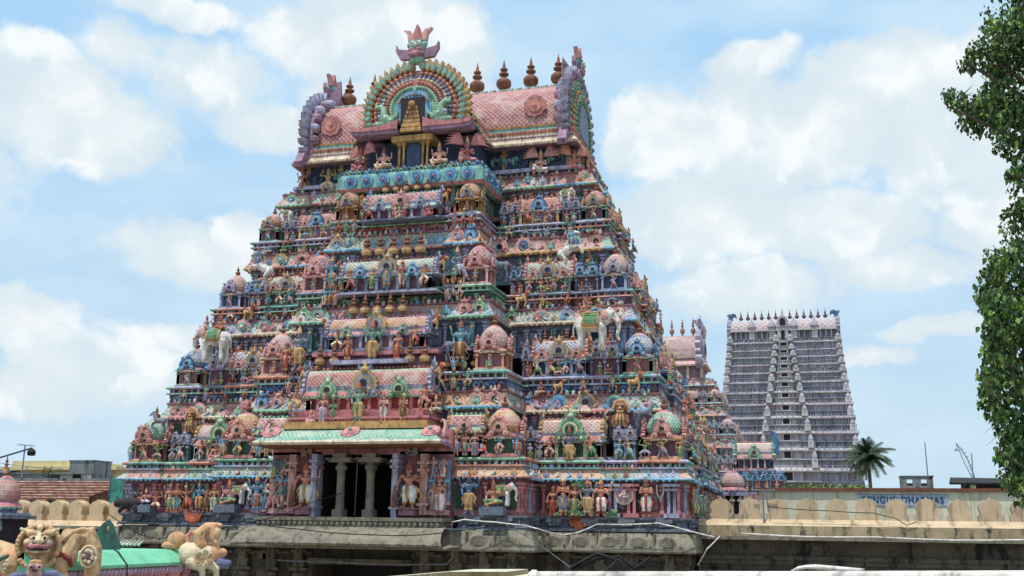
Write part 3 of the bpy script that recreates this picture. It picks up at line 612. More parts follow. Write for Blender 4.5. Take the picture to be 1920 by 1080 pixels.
def foliage(parent, poly, z0, z1, mats, off=.1, closed=True, back='wine', step=.17, seed=1):
    """carved scroll band: leaves, buds and curls standing off a flat course"""
    r = random.Random(seed); mb = MB(); n = len(poly); mb.sweep(poly, [(0,z0),(off*.5,z0),(off*.5,z1),(0,z1)], len(mats), closed); h = z1-z0
    for i in range(n if closed else n-1):
        a, b = Vector(poly[i]), Vector(poly[(i+1) % n]); L = (b-a).length
        if L < .15 or (a.y > 9 and b.y > 9): continue
        d = (b-a)/L; nn = Vector((d.y,-d.x)); k = max(1, int(L/step)); ang = math.atan2(d.y, d.x)
        for j in range(k):
            q = a+d*(L*(j+.5)/k)+nn*off*.7; m = int(noise.noise(Vector((q.x*.8,q.y*.8,z0)))*3+1.5+r.random()*.8) % len(mats); ph = r.uniform(-.5,.5); zc = z0+h*(.5+.12*math.sin(j*2.1))
            pts = [(math.cos(t*.9+ph)*(.42-.05*t)*min(h*.95,step*1.1), -.02, math.sin(t*.9+ph)*(.42-.05*t)*h) for t in range(6)]
            mb.tube(pts, [.045*h/.3,.05*h/.3,.045*h/.3,.04*h/.3,.035*h/.3,.045*h/.3], 5, m, T(q.x,q.y,zc) @ RZ(ang))
            if j % 3 == 0: mb.ball((q.x,q.y,z1-.03), (.06,.06,.09), (m+1) % len(mats), None, 5, 3)
    return mb.build('carved_band', list(mats)+[back], parent)
def rail(parent, poly, z0, z1, bar='lav', post='pink', back='wine', off=.12, closed=True):
    mb = MB(); n = len(poly); h = z1-z0; rr = random.Random(int(z0*77)+n); pk = [rr.choice((0,0,3,4,5,6)) for _ in poly]; pp = [rr.choice((1,1,3,5,0)) for _ in poly]
    mb.sweep(poly, [(off-.09,z0),(off-.09,z0+h*.7)], 2, closed)
    mb.sweep(poly, [(0,z0+h*.62),(off+.05,z0+h*.62),(off+.09,z0+h*.8),(off+.05,z1),(-.3,z1)], lambda k_, i_: pk[i_], closed)
    mb.sweep(poly, [(0,z0-.01),(off+.06,z0-.01),(off+.06,z0+h*.16),(off-.1,z0+h*.16)], lambda k_, i_: pk[(i_+1) % n], closed)
    for i in range(n if closed else n-1):
        a, b = Vector(poly[i]), Vector(poly[(i+1) % n]); L = (b-a).length
        if L < .3 or (a.y > 9 and b.y > 9): continue
        d = (b-a)/L; nn = Vector((d.y,-d.x)); k = max(2, int(L/.26))
        for j in range(k+1):
            q = a+d*(L*j/k)+nn*(off-.04); mb.box(-.035,.035,-.035,.035,z0,z0+h*.66,pp[i], T(q.x,q.y,0) @ RZ(math.atan2(d.y,d.x)))
    return mb.build('railing', [bar, post, back, 'teal', 'slate', 'mint', 'salmon'], parent)
def wall(parent, poly, z0, z1, a='wine', b='plum', col='pink', step=.62, closed=True, name='wall', seed=3):
    """storey wall with pilasters, niches and a moulded foot, in painted courses"""
    r = random.Random(seed); mb = MB(); n = len(poly); h = z1-z0
    mb.sweep(poly, [(0,z0),(.05,z0),(.05,z0+.12*h),(0,z0+.16*h),(0,z0+.84*h),(.05,z0+.88*h),(.05,z1),(0,z1)], [2,2,2,0,1,1,1], closed)
    for i in range(n if closed else n-1):
        p, q = Vector(poly[i]), Vector(poly[(i+1) % n]); L = (q-p).length
        if L < .35 or (p.y > 9 and q.y > 9): continue
        d = (q-p)/L; nn = Vector((d.y,-d.x)); k = max(1, round(L/step)); A = math.atan2(d.y, d.x)
        for j in range(k+1):
            c = p+d*(min(L-.06, max(.06, L*j/k))); M = T(c.x,c.y,0) @ RZ(A); m = r.choice((2,2,3,4))
            mb.box(-.05,.05,-.075,0,z0+.1*h,z0+.86*h,m,M); mb.box(-.085,.085,-.12,0,z0+.7*h,z0+.76*h,m,M); mb.box(-.1,.1,-.14,0,z0+.8*h,z0+.87*h,m,M); mb.box(-.08,.08,-.11,0,z0+.1*h,z0+.2*h,m,M)
            if j < k:
                c = p+d*(L*(j+.5)/k); M = T(c.x,c.y,0) @ RZ(A); ww = L/k*.28
                mb.box(-ww,ww,-.022,0,z0+.2*h,z0+.78*h,r.choice((0,1,5)),M)
                if r.random() < .5:
                    for t in range(4): mb.ball((r.uniform(-ww,ww)*.7,-.03,z0+h*r.uniform(.25,.7)), (.05,.03,.06), r.choice((3,4,2)), M, 5, 3)
    return mb.build(name, [a, b, col, 'lav', 'teal', 'dgreen'], parent)
# ---------------------------------------------------------------- the gopuram: storeys stepping back, pavilions, figures, vault
DEP = 12.0
STOREY = [  # half width, front Y, central half width, central Y, then z of: wall foot, cornice, band, rail, pavilion foot, pavilion wall, roof height
 dict(w=11.0, s=0.0, c=5.85, cs=-2.0, z=(.45,1.72,2.14,2.14,2.42), hb=.72, hr=.98, k=1.35),
 dict(w=9.95, s=1.0, c=4.95, cs=-1.05, z=(3.3,4.2,4.88,5.22,5.55), hb=.70, hr=.92, k=1.25),
 dict(w=8.85, s=2.05, c=3.95, cs=0.0, z=(6.5,7.72,8.4,8.72,8.98), hb=.68, hr=.86, k=1.15),
 dict(w=7.80, s=3.15, c=3.15, cs=1.05, z=(9.7,10.85,11.58,11.86,12.14), hb=.64, hr=.74, k=1.05),
 dict(w=6.95, s=4.0, c=2.75, cs=1.75, z=(12.7,13.9,14.55,14.55,14.74), hb=0, hr=0, k=1.0)]
WCOL = [('wine','plum','lav'), ('slate','plum','pink'), ('navy','slate','lav'), ('plum','slate','teal'), ('wine','slate','pink')]
CORN = [('teal','sky','lav'), ('pink','cream','plum'), ('blue','cream','orange'), ('pink','ochre','maroon'), ('pink','mint','rose')]
CCORN = [('green','mint','lav'), ('yellow','mint','plum'), ('green','mint','plum'), ('teal','pink','rose'), ('teal','sky','green')]
BAND = [None, ('navy','slate','blue'), ('brown','slate','ochre'), ('green','mint','teal'), None]
CBAND = [None, ('blue','slate','sky'), ('green','mint','dgreen'), ('rose','pink','red'), None]
SKINS = ['pink','salmon','flesh','cream','sky','teal','rose','mint','green','lav','slate','pink','sky']
CLOTH = [('cream','red'),('ochre','green'),('red','gold'),('green','ochre'),('slate','rose'),('salmon','green'),('plum','gold'),('orange','sky'),('rose','cream'),('sky','gold'),('maroon','mint')]
KCOL = [('wine','lav','slate'),('maroon','cream','teal'),('navy','lav','sky'),('wine','teal','mint'),('plum','ochre','lav'),('maroon','salmon','white')]
class Tower:
    def __init__(t, root, seed, figs=True, xmin=-99, nfin=9):
        t.r = root; t.R = random.Random(seed); t.figs = figs; t.xmin = xmin; t.nfin = nfin
    def fig(t, kind, x, y, z, h=.7, rz=0, skin=None, cloth=None, label=None, fat=1.16):
        if x < t.xmin: return
        R = t.R; f = FIG[kind]; skin = skin or R.choice(SKINS); cl = cloth or R.choice(CLOTH)
        if kind in ('elephant','lion','horse','yali'): return place(f, t.r, (x,y,z), rz, h, label=label)
        return place(f, t.r, (x,y,z), rz, (h*fat, h*fat, h), mats=[skin], kidmats={'garment': list(cl), 'jewellery': [R.choice(['gold','ochre','brown']), R.choice(['green','red','gold'])], 'crown': [R.choice(['gold','ochre','brown','orange']), 'maroon']}, label=label)
    def hg(t, key, x, y, z, s, rz=0, name=None):
        if x < t.xmin: return
        return place(HG[key], t.r, (x,y,z), rz, s, name=name)
    def row(t, x0, x1, y, z, n, h, kinds=('stand4','anjali','dance','stride','woman','sit'), rz=0):
        for i in range(n):
            u = (i+.5)/n; k = t.R.choice(kinds); hh = h*t.R.uniform(1.0,1.25)
            if rz == 0: t.fig(k, x0+(x1-x0)*u, y, z+(.02 if k != 'sit' else .1*h), hh, t.R.uniform(-.2,.2))
            else: t.fig(k, y, x0+(x1-x0)*u, z+(.02 if k != 'sit' else .1*h), hh, rz+t.R.uniform(-.2,.2))
    def storey(t, i):
        q = STOREY[i]; w, s, c, cs, k = q['w'], q['s'], q['c'], q['cs'], q['k']; z0, z1, z2, z3, z4 = q['z']; R = t.R; r = t.r
        xs = w*.64                                            # wing vault centre
        bays = [(w-k, w, .16), (xs-.75*k, xs+.75*k, .14), (w-k-(w-k-xs-.75*k)*.75, w-k-(w-k-xs-.75*k)*.25, .09), (c-k*1.0, c-.1, .12)]
        sb = [(0,.14,.12), (.36,.64,.2), (.86,1,.12)]
        pl = plan(w-.1, s+.1, DEP, c-.1, cs+.1, [(a, min(b, w-.1), p) for a, b, p in bays if p], sb)
        if i: wall(r, pl, z0, z1, *WCOL[i], seed=i)
        nf = next(a for a, p in enumerate(pl) if abs(p[0]-(w-.1)) < .02)
        # split the plan: wings (with sides and back) and centre
        ci = [a for a, p in enumerate(pl) if abs(abs(p[0])-(c-.1)) < .01 and p[1] < cs+.2]
        centre = [(-(c-.1), s+.1)]+[p for p in pl[ci[0]:ci[-1]+1]]+[(c-.1, s+.1)]
        wings = [(c-.1, s+.02)]+pl[ci[-1]+2:]+pl[:ci[0]-1]+[(-(c-.1), s+.02)]
        cornice(r, wings, z1, z2, *CORN[i][:2], under=CORN[i][2], closed=False)
        cornice(r, centre, z1-.02, z2-.02, *CCORN[i][:2], under=CCORN[i][2], closed=False) if i else None
        if BAND[i]:
            foliage(r, wings, z2+.02, z3, BAND[i], closed=False, seed=i); foliage(r, centre, z2, z3-.02, CBAND[i], closed=False, seed=i+9)
        if i == 0: centre0 = centre
        if i < 4 and i: rail(r, wings, z3, z4, ['lav','lav','pink','lav','lav'][i], 'lav', closed=False); rail(r, centre, z3+.01, z4+.01, 'mint' if i == 2 else 'lav', 'pink', closed=False)
        # roof terrace slab
        mb = MB(); mb.box(-w+.1, w-.1, s+.1, DEP-s-.1, z4-.3, z4-.02, 0)
        if i: mb.box(-c+.1, c-.1, cs+.1, s+.2, z4-.3, z4-.025, 0)
        mb.build('terrace', ['plum'], r)
        # gables along the cornices
        keys = ['pink','gold','teal','red','lav','green','blue']
        h = z2-z1
        if i:
            for sg in (-1, 1):
                n_ = 5 if i < 4 else 4
                for a_ in range(n_):
                    x = c+.35+(w-c-.65)*a_/(n_-1)+R.uniform(-.1,.1)
                    if a_ % 2 == 0: t.hg(R.choice(keys), sg*x, s-.14, z1+.08*h, h*R.uniform(.42,.58))
                    else: place(LOTUS, r, (sg*x, s-.2, z1+.12*h), 0, h*R.uniform(.75,.95), mats=[R.choice(['pink','sky','mint','ochre']), R.choice(['blue','rose','teal']), R.choice(['rose','cream'])]) if sg*x > t.xmin else None
                for x in (c-.3*k, c-.82*k)[: 2 if i < 4 else 1]:
                    t.hg(R.choice(keys if i != 1 else ['blue','pink']), sg*x, cs-.2, z1+.08*h, h*.46)
            for y in (s+.5, DEP/2, DEP/2-1.4, DEP/2+1.6): t.hg(R.choice(keys), w+.1, y, z1+.12*h, h*.45, PI/2)
        else:
            for sg in (-1, 1):
                for x in (w-.35, w-1.0, xs-.5, xs+.5, c+.45): t.hg(R.choice(['blue','lav','sky'][:2]+['red']), sg*x, s-.16, z1+.06, .17)
            for y in (.5,2,4,6,8,10): t.hg('blue', w+.2, y, z1+.06, .17, PI/2)
        if i == 4: return
        # pavilions
        hb, hr = q['hb'], q['hr']; zb = z4
        lk = ['green','blue','white','pink'][i]
        K = kuta(k*.86, hb, hr, lk, KCOL[i], ['pink','blue','lav','gold'][i])
        K2 = kuta(k*.84, hb, hr*1.02, ['yellow','white','red','yellow'][i], [('wine','salmon','rose'),('maroon','salmon','cream'),('wine','pink','pink'),('brown','gold','ochre')][i], ['gold','pink','pink','gold'][i], ['cream','cream','pink','gold'][i])
        SL = sala(1.65*k, k*.8, hb, hr*.86, ['red','blue','teal','pink'][i], KCOL[(i+1) % 6], ['green','gold','gold','blue'][i], 'pink', 3)
        H = hara((w-k-xs-.8*k)*.95 if (w-k-xs-.8*k) > .5 else .6, hb, hr, ('wine','slate','lav'), ['lav','slate','blue','slate'][i])
        fy = s+k*.4
        for sg in (-1, 1):
            if sg*w >= t.xmin:
                place(K, r, (sg*(w-.5*k), fy, zb)); place(SL, r, (sg*xs, fy+.02, zb))
                if sg > 0: place(K, r, (sg*(w-.5*k), DEP-fy, zb))
                xh = (w-k+xs+.8*k)/2; place(H, r, (sg*xh, fy-.1, zb)); xh2 = (c+xs-.8*k)/2+.05; place(H, r, (sg*xh2, fy-.1, zb), sc=(max(.6, (xs-.8*k-c)/max(.4,(w-k-xs-.8*k))), 1, 1))
                cy = cs+k*.42; place(K2, r, (sg*(c-.52*k), cy, zb+.02), sc=1.04)
                t.fig('sit' if i % 2 else 'dance', sg*(c-.52*k), cy-.5*k, zb+.16, hb*.62); t.fig('stride', sg*(w-.5*k), fy-.48*k, zb+.1, hb*.66)
                t.fig('sit', sg*xs, fy-.44*k-.05, zb+.12, hb*.8)
                t.row(sg*xs-.85*k, sg*xs+.85*k, fy-.5*k, zb+.02, 4 if i < 3 else 2, hb*.86, ('dance','stride','support'))
                t.row(sg*xh-.3, sg*xh+.3, fy-.32, zb+.04, 2, hb*.62, ('anjali','sit','stand4'))
                t.row(sg*(c+.1), sg*(xs-.85*k), fy-.32, zb+.04, 2, hb*.66, ('anjali','stand4','woman'))
                # small figures and pots standing on the cornice edge
                for a_ in range(5):
                    x = c+.2+(w-c-.5)*(a_+.5)/5; t.fig(R.choice(('sit','support','lion','dance','woman','sit')), sg*x+R.uniform(-.15,.15), s-.2, z2+.05 if i else z2-.02, (z3-z2+.25)*R.uniform(.9,1.2) if i else .42, 0 if sg > 0 else (PI if R.random() < .0 else 0))
                for a_ in range(3):
                    x = 2.2+(c-k-2.1)*(a_+.5)/3 if c-k > 2.4 else c-.3-a_*.35
                    t.fig(R.choice(('stand4','anjali','woman','dance','stride')), sg*(x), cs-.18, z2+.02, .72)
                    if i < 3: place(FIN, r, (sg*(x+.12), cs+.25, z4+.1), 0, .62) if sg > 0 or t.xmin < 0 else None
                # figures between the centre kuta and the central vault
                t.row(sg*(c-1.1*k), sg*(c-1.75*k), cs-.1, zb+.02, 2, hb*.8, ('stand4','woman','anjali','dance'))
                # upper figures standing behind, on the roofs
                t.row(sg*(c+.25), sg*(w-k-.1), s+.3, zb+hb*.95, 5, hb*.95, ('wing','woman','anjali','stride','support','stand4','dance'))
                for a_ in range(4): place(FIN, r, (sg*(c+.3+(w-c-k-.4)*(a_+.5)/4), s+.62, zb+hb+hr*.55), 0, (hr*.62,hr*.62,hr*.72)) if sg*w > t.xmin else None
                t.fig(R.choice(['stand4','stride']), sg*(xs-k*1.1), s+.55, zb+hb*.95, hb*1.15); t.fig('dance', sg*(w-k*1.35), s+.5, zb+hb*1.0, hb*1.0)
        # right-hand side pavilions
        SS = sala(2.3*k*(1-.1*i), k*.8, hb, hr*.9, ['red','yellow','pink','blue'][i], KCOL[i+1], 'gold', 'pink', 3)
        place(SS, r, (w-k*.4, DEP/2, zb), PI/2); 
        yq = s+k
        t.row(yq, DEP/2-1.5*k, w-.25, zb+.02, 3, hb*.9, rz=PI/2); t.row(DEP/2-1.3*k, DEP/2+1.3*k, w-.02, zb+.02, 4, hb, rz=PI/2); t.row(DEP/2+1.5*k, DEP-s-k, w-.25, zb+.02, 3, hb*.9, rz=PI/2)
        t.row(s+1.0, DEP-s-1.0, w-.5, zb+hb*1.15, 4, hb*1.1, ('stride','dance','stand4'), rz=PI/2)
        t.row(s+.3, DEP-s-.3, w+.3, z3+.1, 3, (z4-z3)*2.4, ('sit','dance'), rz=PI/2)
        place(H, r, (w-.6, s+k+1.0, zb), PI/2); place(H, r, (w-.6, DEP-s-k-1.0, zb), PI/2)
    def vaults(t):
        r = t.r
        # four vaults of the central bay, one above the other: (z wall, z roof, roof top, half width, Y)
        V = [(4.02,4.62,5.66,2.45,-1.75,'pink',('red','rose','green')), (6.35,6.98,7.7,2.0,-.95,'yellow',('maroon','slate','lav')), (8.72,9.42,10.14,1.9,-.1,'teal',('wine','lav','slate')), (11.95,12.45,13.2,1.55,1.0,'red',('wine','slate','lav'))]
        for i, (za, zr, zt, b, y, lat, cols) in enumerate(V):
            S_ = sala(2*b, 1.0, zr-za, zt-zr, lat, (cols[0], cols[2] if i else 'rose', cols[1]), ['gold','gold','gold','pink'][i], ['lav','plum','plum','slate'][i] if False else 'lav', 0, side=False, rim=['mint','lav','mint','lav'][i], big=[.52,.62,.58,.46][i])
            place(S_, r, (0, y, za))
            for sg in (-1, 1):
                t.hg(['green','teal','blue','slate'][i], sg*b*.56, y-.62, zr-.12, (zt-zr)*[.34,.3,.34,.32][i])
            # stepped backing between one vault and the next, with a row of pot finials before a purple panel
            zn = [6.35,8.66,10.86,13.6][i]
            mb = MB(); mb.box(-b*1.0, b*1.0, y+.3, y+1.6, za, zt-.1, 0); 
            if i in (0, 3): mb.box(-b*.95, b*.95, y+.45, y+1.8, zt-.1, zn, 0); mb.box(-b*.9, b*.9, y+.38, y+.5, zt+.1, zn-.25, 1)
            zs_ = [0, 6.35, 8.72, 11.95][i]
            if i: mb.box(-b*1.05, b*1.05, y-.55, y+1.2, zs_-.1, zs_, 2); mb.box(-b*.98, b*.98, y-.42, y+1.0, zs_-.24, zs_-.1, 0)
            if i == 0: mb.box(-b*1.02, b*1.02, y+.2, y+.5, zn-.16, zn-.02, 2); mb.build('backing_wall', ['wine','plum','rose'], r)
            nfn = 5; fs = [.8,.8,.92,.55][i]
            xs = [-.86,-.62,.62,.86] if i == 0 else [-.6,-.3,0,.3,.6]
            if i == 1: xs = [-.6,-.36,-.1,.16,.42]
            for x in xs: place(FIN, r, (x*b*.98, y+.02, zt-.02), 0, (fs*.9,fs*.9,fs*1.12))
            # curled dragon ends
            for sg in (-1, 1):
                t.fig('lion', sg*(b+.1), y-.1, zt-.55 if i else zt-.5, .55 if i else .6, 0 if sg > 0 else PI)
        # figures of the central bay
        F = t.fig
        def rowf(y, z, spec):
            for kind, x, h, skin, cl in spec: F(kind, x, y, z, h, 0, skin, cl)
        mb = MB(); mb.box(-2.75,2.75,-3.0,-1.2,3.36,3.5,1); mb.box(-2.65,2.65,-2.92,-1.2,3.5,3.62,1); mb.box(-2.6,2.6,-2.7,-1.2,3.62,3.72,0); mb.box(-2.7,2.7,-2.8,-1.0,3.72,3.8,0); mb.box(-2.55,2.55,-2.5,-1.0,3.8,4.02,0); mb.build('stepped_base', ['rose','gold'], r)
        rowf(-2.75, 3.62, [('stand4',.02,1.22,'teal',('ochre','green')),('wing',.95,.0001,'pink',('cream','red'))][:1]+[('anjali',-.95,.78,'green',('green','rose')),('woman',-1.35,.95,'pink',('lav','pink')),('sit',-1.78,.6,'pink',('pink','cream')),('anjali',.98,.92,'pink',('white','rose')),('anjali',1.72,.9,'flesh',('brown','ochre'))])
        rowf(-2.7, 3.95, [('dance',-2.5,.98,'pink',('ochre','rose')),('dance',2.45,.98,'salmon',('rose','ochre')),('sit',2.9,.75,'salmon',('cream','green'))])
        rowf(-1.7, 5.95, [('stand4',.0,1.3,'teal',('ochre','gold')),('anjali',-.98,.95,'salmon',('red','ochre')),('woman',.98,.98,'flesh',('red','gold'))])
        mb = MB(); mb.box(-1.5,1.5,-1.95,-1.3,5.8,5.95,0); mb.build('statue_shelf', ['lav'], r)
        rowf(-1.5, 6.4, [('support',-1.5,.85,'flesh',('cream','red')),('dance',1.55,.85,'salmon',('red','gold'))])
        rowf(-.6, 8.9, [('stand4',0,1.25,'slate',('slate','gold')),('anjali',.62,.98,'salmon',('cream','rose')),('woman',-.62,.8,'flesh',('green','ochre')),('stride',-1.5,.82,'salmon',('rose','red')),('dance',1.5,.85,'flesh',('cream','rose'))])
        rowf(.35, 12.0, [('sit',0,.62,'cream',('red','cream')),('anjali',-.22,.5,'cream',('rose','red')),('anjali',.22,.5,'cream',('red','rose')),('stride',-1.3,.62,'salmon',('red','rose')),('sit',1.25,.7,'rose',('red','rose'))])
        # larger figures beside the vaults
        F('stand4', 3.25, -1.25, 5.85, 1.35, 0, 'sky', ('brown','gold')); F('stand4', -3.2, -1.25, 5.85, 1.35, 0, 'slate', ('ochre','gold'))
        F('woman', -3.75, -1.2, 5.75, 1.0, 0, 'salmon', ('red','ochre')); F('stride', 2.7, 0.0, 9.2, 1.2, 0, 'slate', ('lav','cream')); F('stand4', -2.6, 0, 9.1, 1.2, 0, 'sky', ('ochre','sky'))
        # white elephants and rearing horses with riders on the corner roofs
        for sg in (-1, 1):
            F('elephant', sg*7.75, .35, 6.45, 1.55, 0 if sg > 0 else PI, label='white elephant figure in a green saddle cloth on the %s wing' % ('right' if sg > 0 else 'left')); F('sit', sg*7.55, .3, 7.75, .8, 0, 'salmon', ('red','gold')); F('stride', sg*8.1, .2, 7.5, .75, 0, 'rose', ('sky','gold'))
            o = F('horse', sg*6.9, 1.55, 9.9, 1.25, -.2 if sg > 0 else PI+.2); o.rotation_euler.y = -.5; over = o.material_slots[0]; over.link = 'OBJECT'; over.material = P['white']
            F('stand4', sg*6.75, 1.5, 10.55, .85, 0, 'sky', ('blue','ochre'))
            F('horse', sg*9.7, -.15, 3.55, .8, 0 if sg > 0 else PI); F('elephant', sg*6.2, 2.7, 12.9, .6, 0 if sg > 0 else PI)
        for i, (x, y, z, rz, s) in enumerate([(2.95,-1.1,5.9,0,1.0),(-3.95,-.9,5.4,PI,1.0),(4.2,.5,9.3,PI*1.1,.9)]):
            F('horse', x, y, z, s, rz)
    def crown(t):
        r = t.r; w, s = 6.3, 4.15; Y0 = DEP/2; F = t.fig
        c, cs = 2.45, 1.95
        # lotus course on the centre, neck storey
        ctr = [(-2.85,4.1),(-2.85,1.55),(2.85,1.55),(2.85,4.1)]
        mb = MB(); mb.sweep(ctr, [(0,13.5),(.25,13.5),(.36,13.62),(.3,14.1),(.2,14.28),(.0,14.3)], [1,2,0,0,1]); mb.box(-2.8,2.8,1.58,4.2,14.0,14.28,1); mb.build('lotus_course', ['teal','mint','rose'], r)
        for i in range(8): place(LOTUS, r, (-2.55+5.1*i/7, 1.2, 13.66), 0, .5)
        for i in range(3): place(LOTUS, r, (3.2, 1.8+.8*i, 13.68), PI/2, .55); place(LOTUS, r, (-3.2, 1.8+.8*i, 13.68), -PI/2, .55)
        foliage(r, [(-2.95,3.8),(-2.95,1.45),(2.95,1.45),(2.95,3.8)], 14.2, 14.46, ('blue','sky','mint'), closed=False, seed=77)
        mb = MB(); mb.box(-w,w,s,DEP-s,14.5,15.95,0)
        for x in (-6,-4.4,-3.2,3.2,4.4,6): mb.box(x-.08,x+.08,s-.1,s,14.7,15.8,1); mb.box(x-.14,x+.14,s-.16,s,15.5,15.62,1)
        mb.box(-w-.3,w+.3,s-.35,DEP-s+.35,14.7,14.86,2); mb.box(-c,c,2.5,s,14.2,16.0,0)
        for y in (4.6,5.4,6.6,7.4): mb.box(w,w+.1,y-.08,y+.08,14.86,15.8,1)
        mb.build('neck_wall', ['navy','gold','lav'], r)
        foliage(r, [(-w,s-.02),(-2.6,s-.02)], 14.95, 15.55, ('navy','slate','teal'), closed=False, back='navy', step=.3, seed=5); foliage(r, [(2.6,s-.02),(w,s-.02)], 14.95, 15.55, ('navy','slate','teal'), closed=False, back='navy', step=.3, seed=6)
        # eave all round, wings and crossing
        def eave(poly):
            mb = MB(); n = len(poly)
            mb.sweep(poly, [(-1.2,15.82),(.0,15.8),(.12,15.74),(.16,15.84),(.02,15.98),(-.02,16.1),(.02,16.14),(-.1,16.2),(-.16,16.34),(-.1,16.38),(-.1,16.46),(-.3,16.5),(-.34,16.72),(-.28,16.78),(-.5,16.84)], [3,3,1,1,1,2,5,1,2,2,1,0,4,4])
            for i in range(n-1):
                a, b = Vector(poly[i]), Vector(poly[i+1]); L = (b-a).length; d = (b-a)/L; nn = Vector((d.y,-d.x)); k = int(L/.17)
                for j in range(k):
                    q = a+d*(L*(j+.5)/k)
                    for oo, z, m in ((.15,15.78,1),(-.04,16.14,5),(-.1,16.44,2)): p = q+nn*oo; mb.ball((p.x,p.y,z), (.075,.075,.06), m, None, 5, 3)
            return mb.build('eave', ['teal','cream','salmon','plum','ochre','lav'], r)
        e = 3.55
        eave([(2.75,1.95),(2.75,e),(w+.1,e),(w+.1,DEP-e),(-w-.1,DEP-e),(-w-.1,e),(-2.75,e),(-2.75,1.95)])
        # main vault
        def vault(n0, n1, r_, zc, H, mat, axis, y0=0):
            mb = MB(); K = 20; V = 0; pts = []
            for i in range(K+1):
                a = PI*1.04-PI*1.08*i/K; pts.append((math.cos(a)*r_*(1.0), zc+H*max(-.1, math.sin(a)) if math.sin(a) > 0 else zc+H*math.sin(a)))
            for i in range(K):
                (a0,z0),(a1,z1) = pts[i], pts[i+1]; L = math.hypot(a1-a0, z1-z0); m = 1 if K*.40 <= i < K*.60 else 0
                if axis == 'x': vs = [(n0,Y0+a0,z0),(n1,Y0+a0,z0),(n1,Y0+a1,z1),(n0,Y0+a1,z1)]
                else: vs = [(-a0,n0,z0),(-a0,n1,z0),(-a1,n1,z1),(-a1,n0,z1)]
                if axis != 'x': vs = [vs[1],vs[0],vs[3],vs[2]]
                mb.add(vs, [(0,1,2,3)], m, None, [[(0,V),(n1-n0,V),(n1-n0,V+L),(0,V+L)]]); V += L
            return mb, pts
        mb, _ = vault(-6.0, 6.0, 2.1, 16.85, 2.4, LAT['red'], 'x')
        for s2 in (-1, 1): mb.box(s2*5.4-.12, s2*5.4+.12, Y0-.35, Y0+.35, 19.1, 19.3, 1)
        for i in range(60):
            for yy, zz in ((-.72,19.12),(-.55,19.22),(-.25,19.27),(.3,19.27)): mb.ball((-5.9+11.8*i/59, Y0+yy, zz), (.09,.08,.07), 2 if (i+int(yy*9)) % 2 else 3, None, 5, 3)
        mb.build('main_vault', [LAT['red'], LAT['white'], 'mint', 'white'], r)
        mb, _ = vault(2.05, Y0, 2.2, 16.5, 1.75, LAT['green'], 'y'); mb.build('cross_vault', [LAT['green'], LAT['green']], r)
        for x in (-4.9, 4.2+.4): place(LOTUS, r, (x, 3.86, 17.2), 0, (.9, .4, .9), name='gold_medallion', mats=['rose','salmon','rose'])
        for i in range(t.nfin):
            place(FINB, r, (-5.1+10.2*i/(t.nfin-1), Y0, 19.26), 0, (1.35,1.35,1.5) if t.nfin < 11 else (.75,.75,1.7), name='ridge_finial')
        # horseshoe fronts with flame leaves
        def leaf(L, wd, bend):
            pts = []
            for i in range(7): u = i/6; pts.append((wd*math.sin(PI*min(1, u*1.05)**.8)*.5+bend*u*u, L*u))
            for i in range(6, -1, -1): u = i/6; pts.append((-wd*math.sin(PI*min(1, u*1.05)**.8)*.5+bend*u*u, L*u))
            return pts[:]
        def arch(name, mats, R1, Rz, a0, a1, nl, LL, doorw, doorh, thick=.25):
            """built in XZ facing -Y, centre at origin"""
            mb = MB(); n = 40
            def ring(k, kz, y, m, lob=0, nn=n):
                o = [(R1*k*math.cos(a0+(a1-a0)*i/nn)*(1+lob*abs(math.sin(i*PI/2))), Rz*kz*math.sin(a0+(a1-a0)*i/nn)*(1+lob*abs(math.sin(i*PI/2)))) for i in range(nn+1)]
                mb.prism(o, -y, thick, m)
            ring(.9,.9,.0,0); ring(.84,.84,.06,1,.02); ring(.76,.76,.1,2,.03,44); ring(.69,.69,.14,4); ring(.62,.64,.18,3,.05,40); ring(.5,.53,.22,1,.03,32); ring(.44,.48,.25,5,.04,30); ring(.35,.41,.29,6,.04,24)
            for i in range(nl):
                u = i/(nl-1); a = a0+(a1-a0)*u
                if abs(a-PI/2) < .1 and name != 'gable_front': continue
                q = Vector((R1*.86*math.cos(a), 0, Rz*.86*math.sin(a))); A = a-PI/2; up = (PI/2-a)*.12
                M = T(q.x, -.02+.02*(i % 2), q.z) @ RY(-(A+up))
                mb.prism(leaf(LL, LL*.5, LL*.12*(1 if a > PI/2 else -1)), -.14, .16, 7, M); mb.prism([(x*.5, z*.62+.1*LL) for x, z in leaf(LL, LL*.55, 0)], -.2, -.12, 8, M)
                for rr, m, zz in ((.8,9,.1),(.72,2,-.0),(.655,4,0),(.57,9,.0),(.465,5,0)):
                    q2 = Vector((R1*rr*math.cos(a), -.16 if rr > .7 else -.22 if rr > .6 else -.28, Rz*rr*math.sin(a))); mb.ball(q2, (.085,.07,.085), m, None, 6, 4)
            return mb
        AM = ['plum','salmon','slate','rose','cream','mint','sky','ochre','teal','salmon']
        a0, a1 = -.42, PI+.42
        mb = arch('front', AM, 2.2, 2.0, a0, a1, 31, .62, .55, 1.5)
        # doorway cut reads as a dark niche framed in blue with a golden shrine inside
        mb.box(-.64,.64,-.34,-.27,-1.15,.34,6); mb.box(-.53,.53,-.37,-.30,-1.15,.42,10)
        for q_ in range(13): a_ = PI*q_/12; mb.ball((.62*math.cos(a_),-.36,.28+.3*math.sin(a_)), .07, 6 if q_ % 2 else 3, None, 6, 4)
        mb.build('gable_front', AM+['dark'], r, loc=(0,1.75,17.05))
        mb = MB(); 
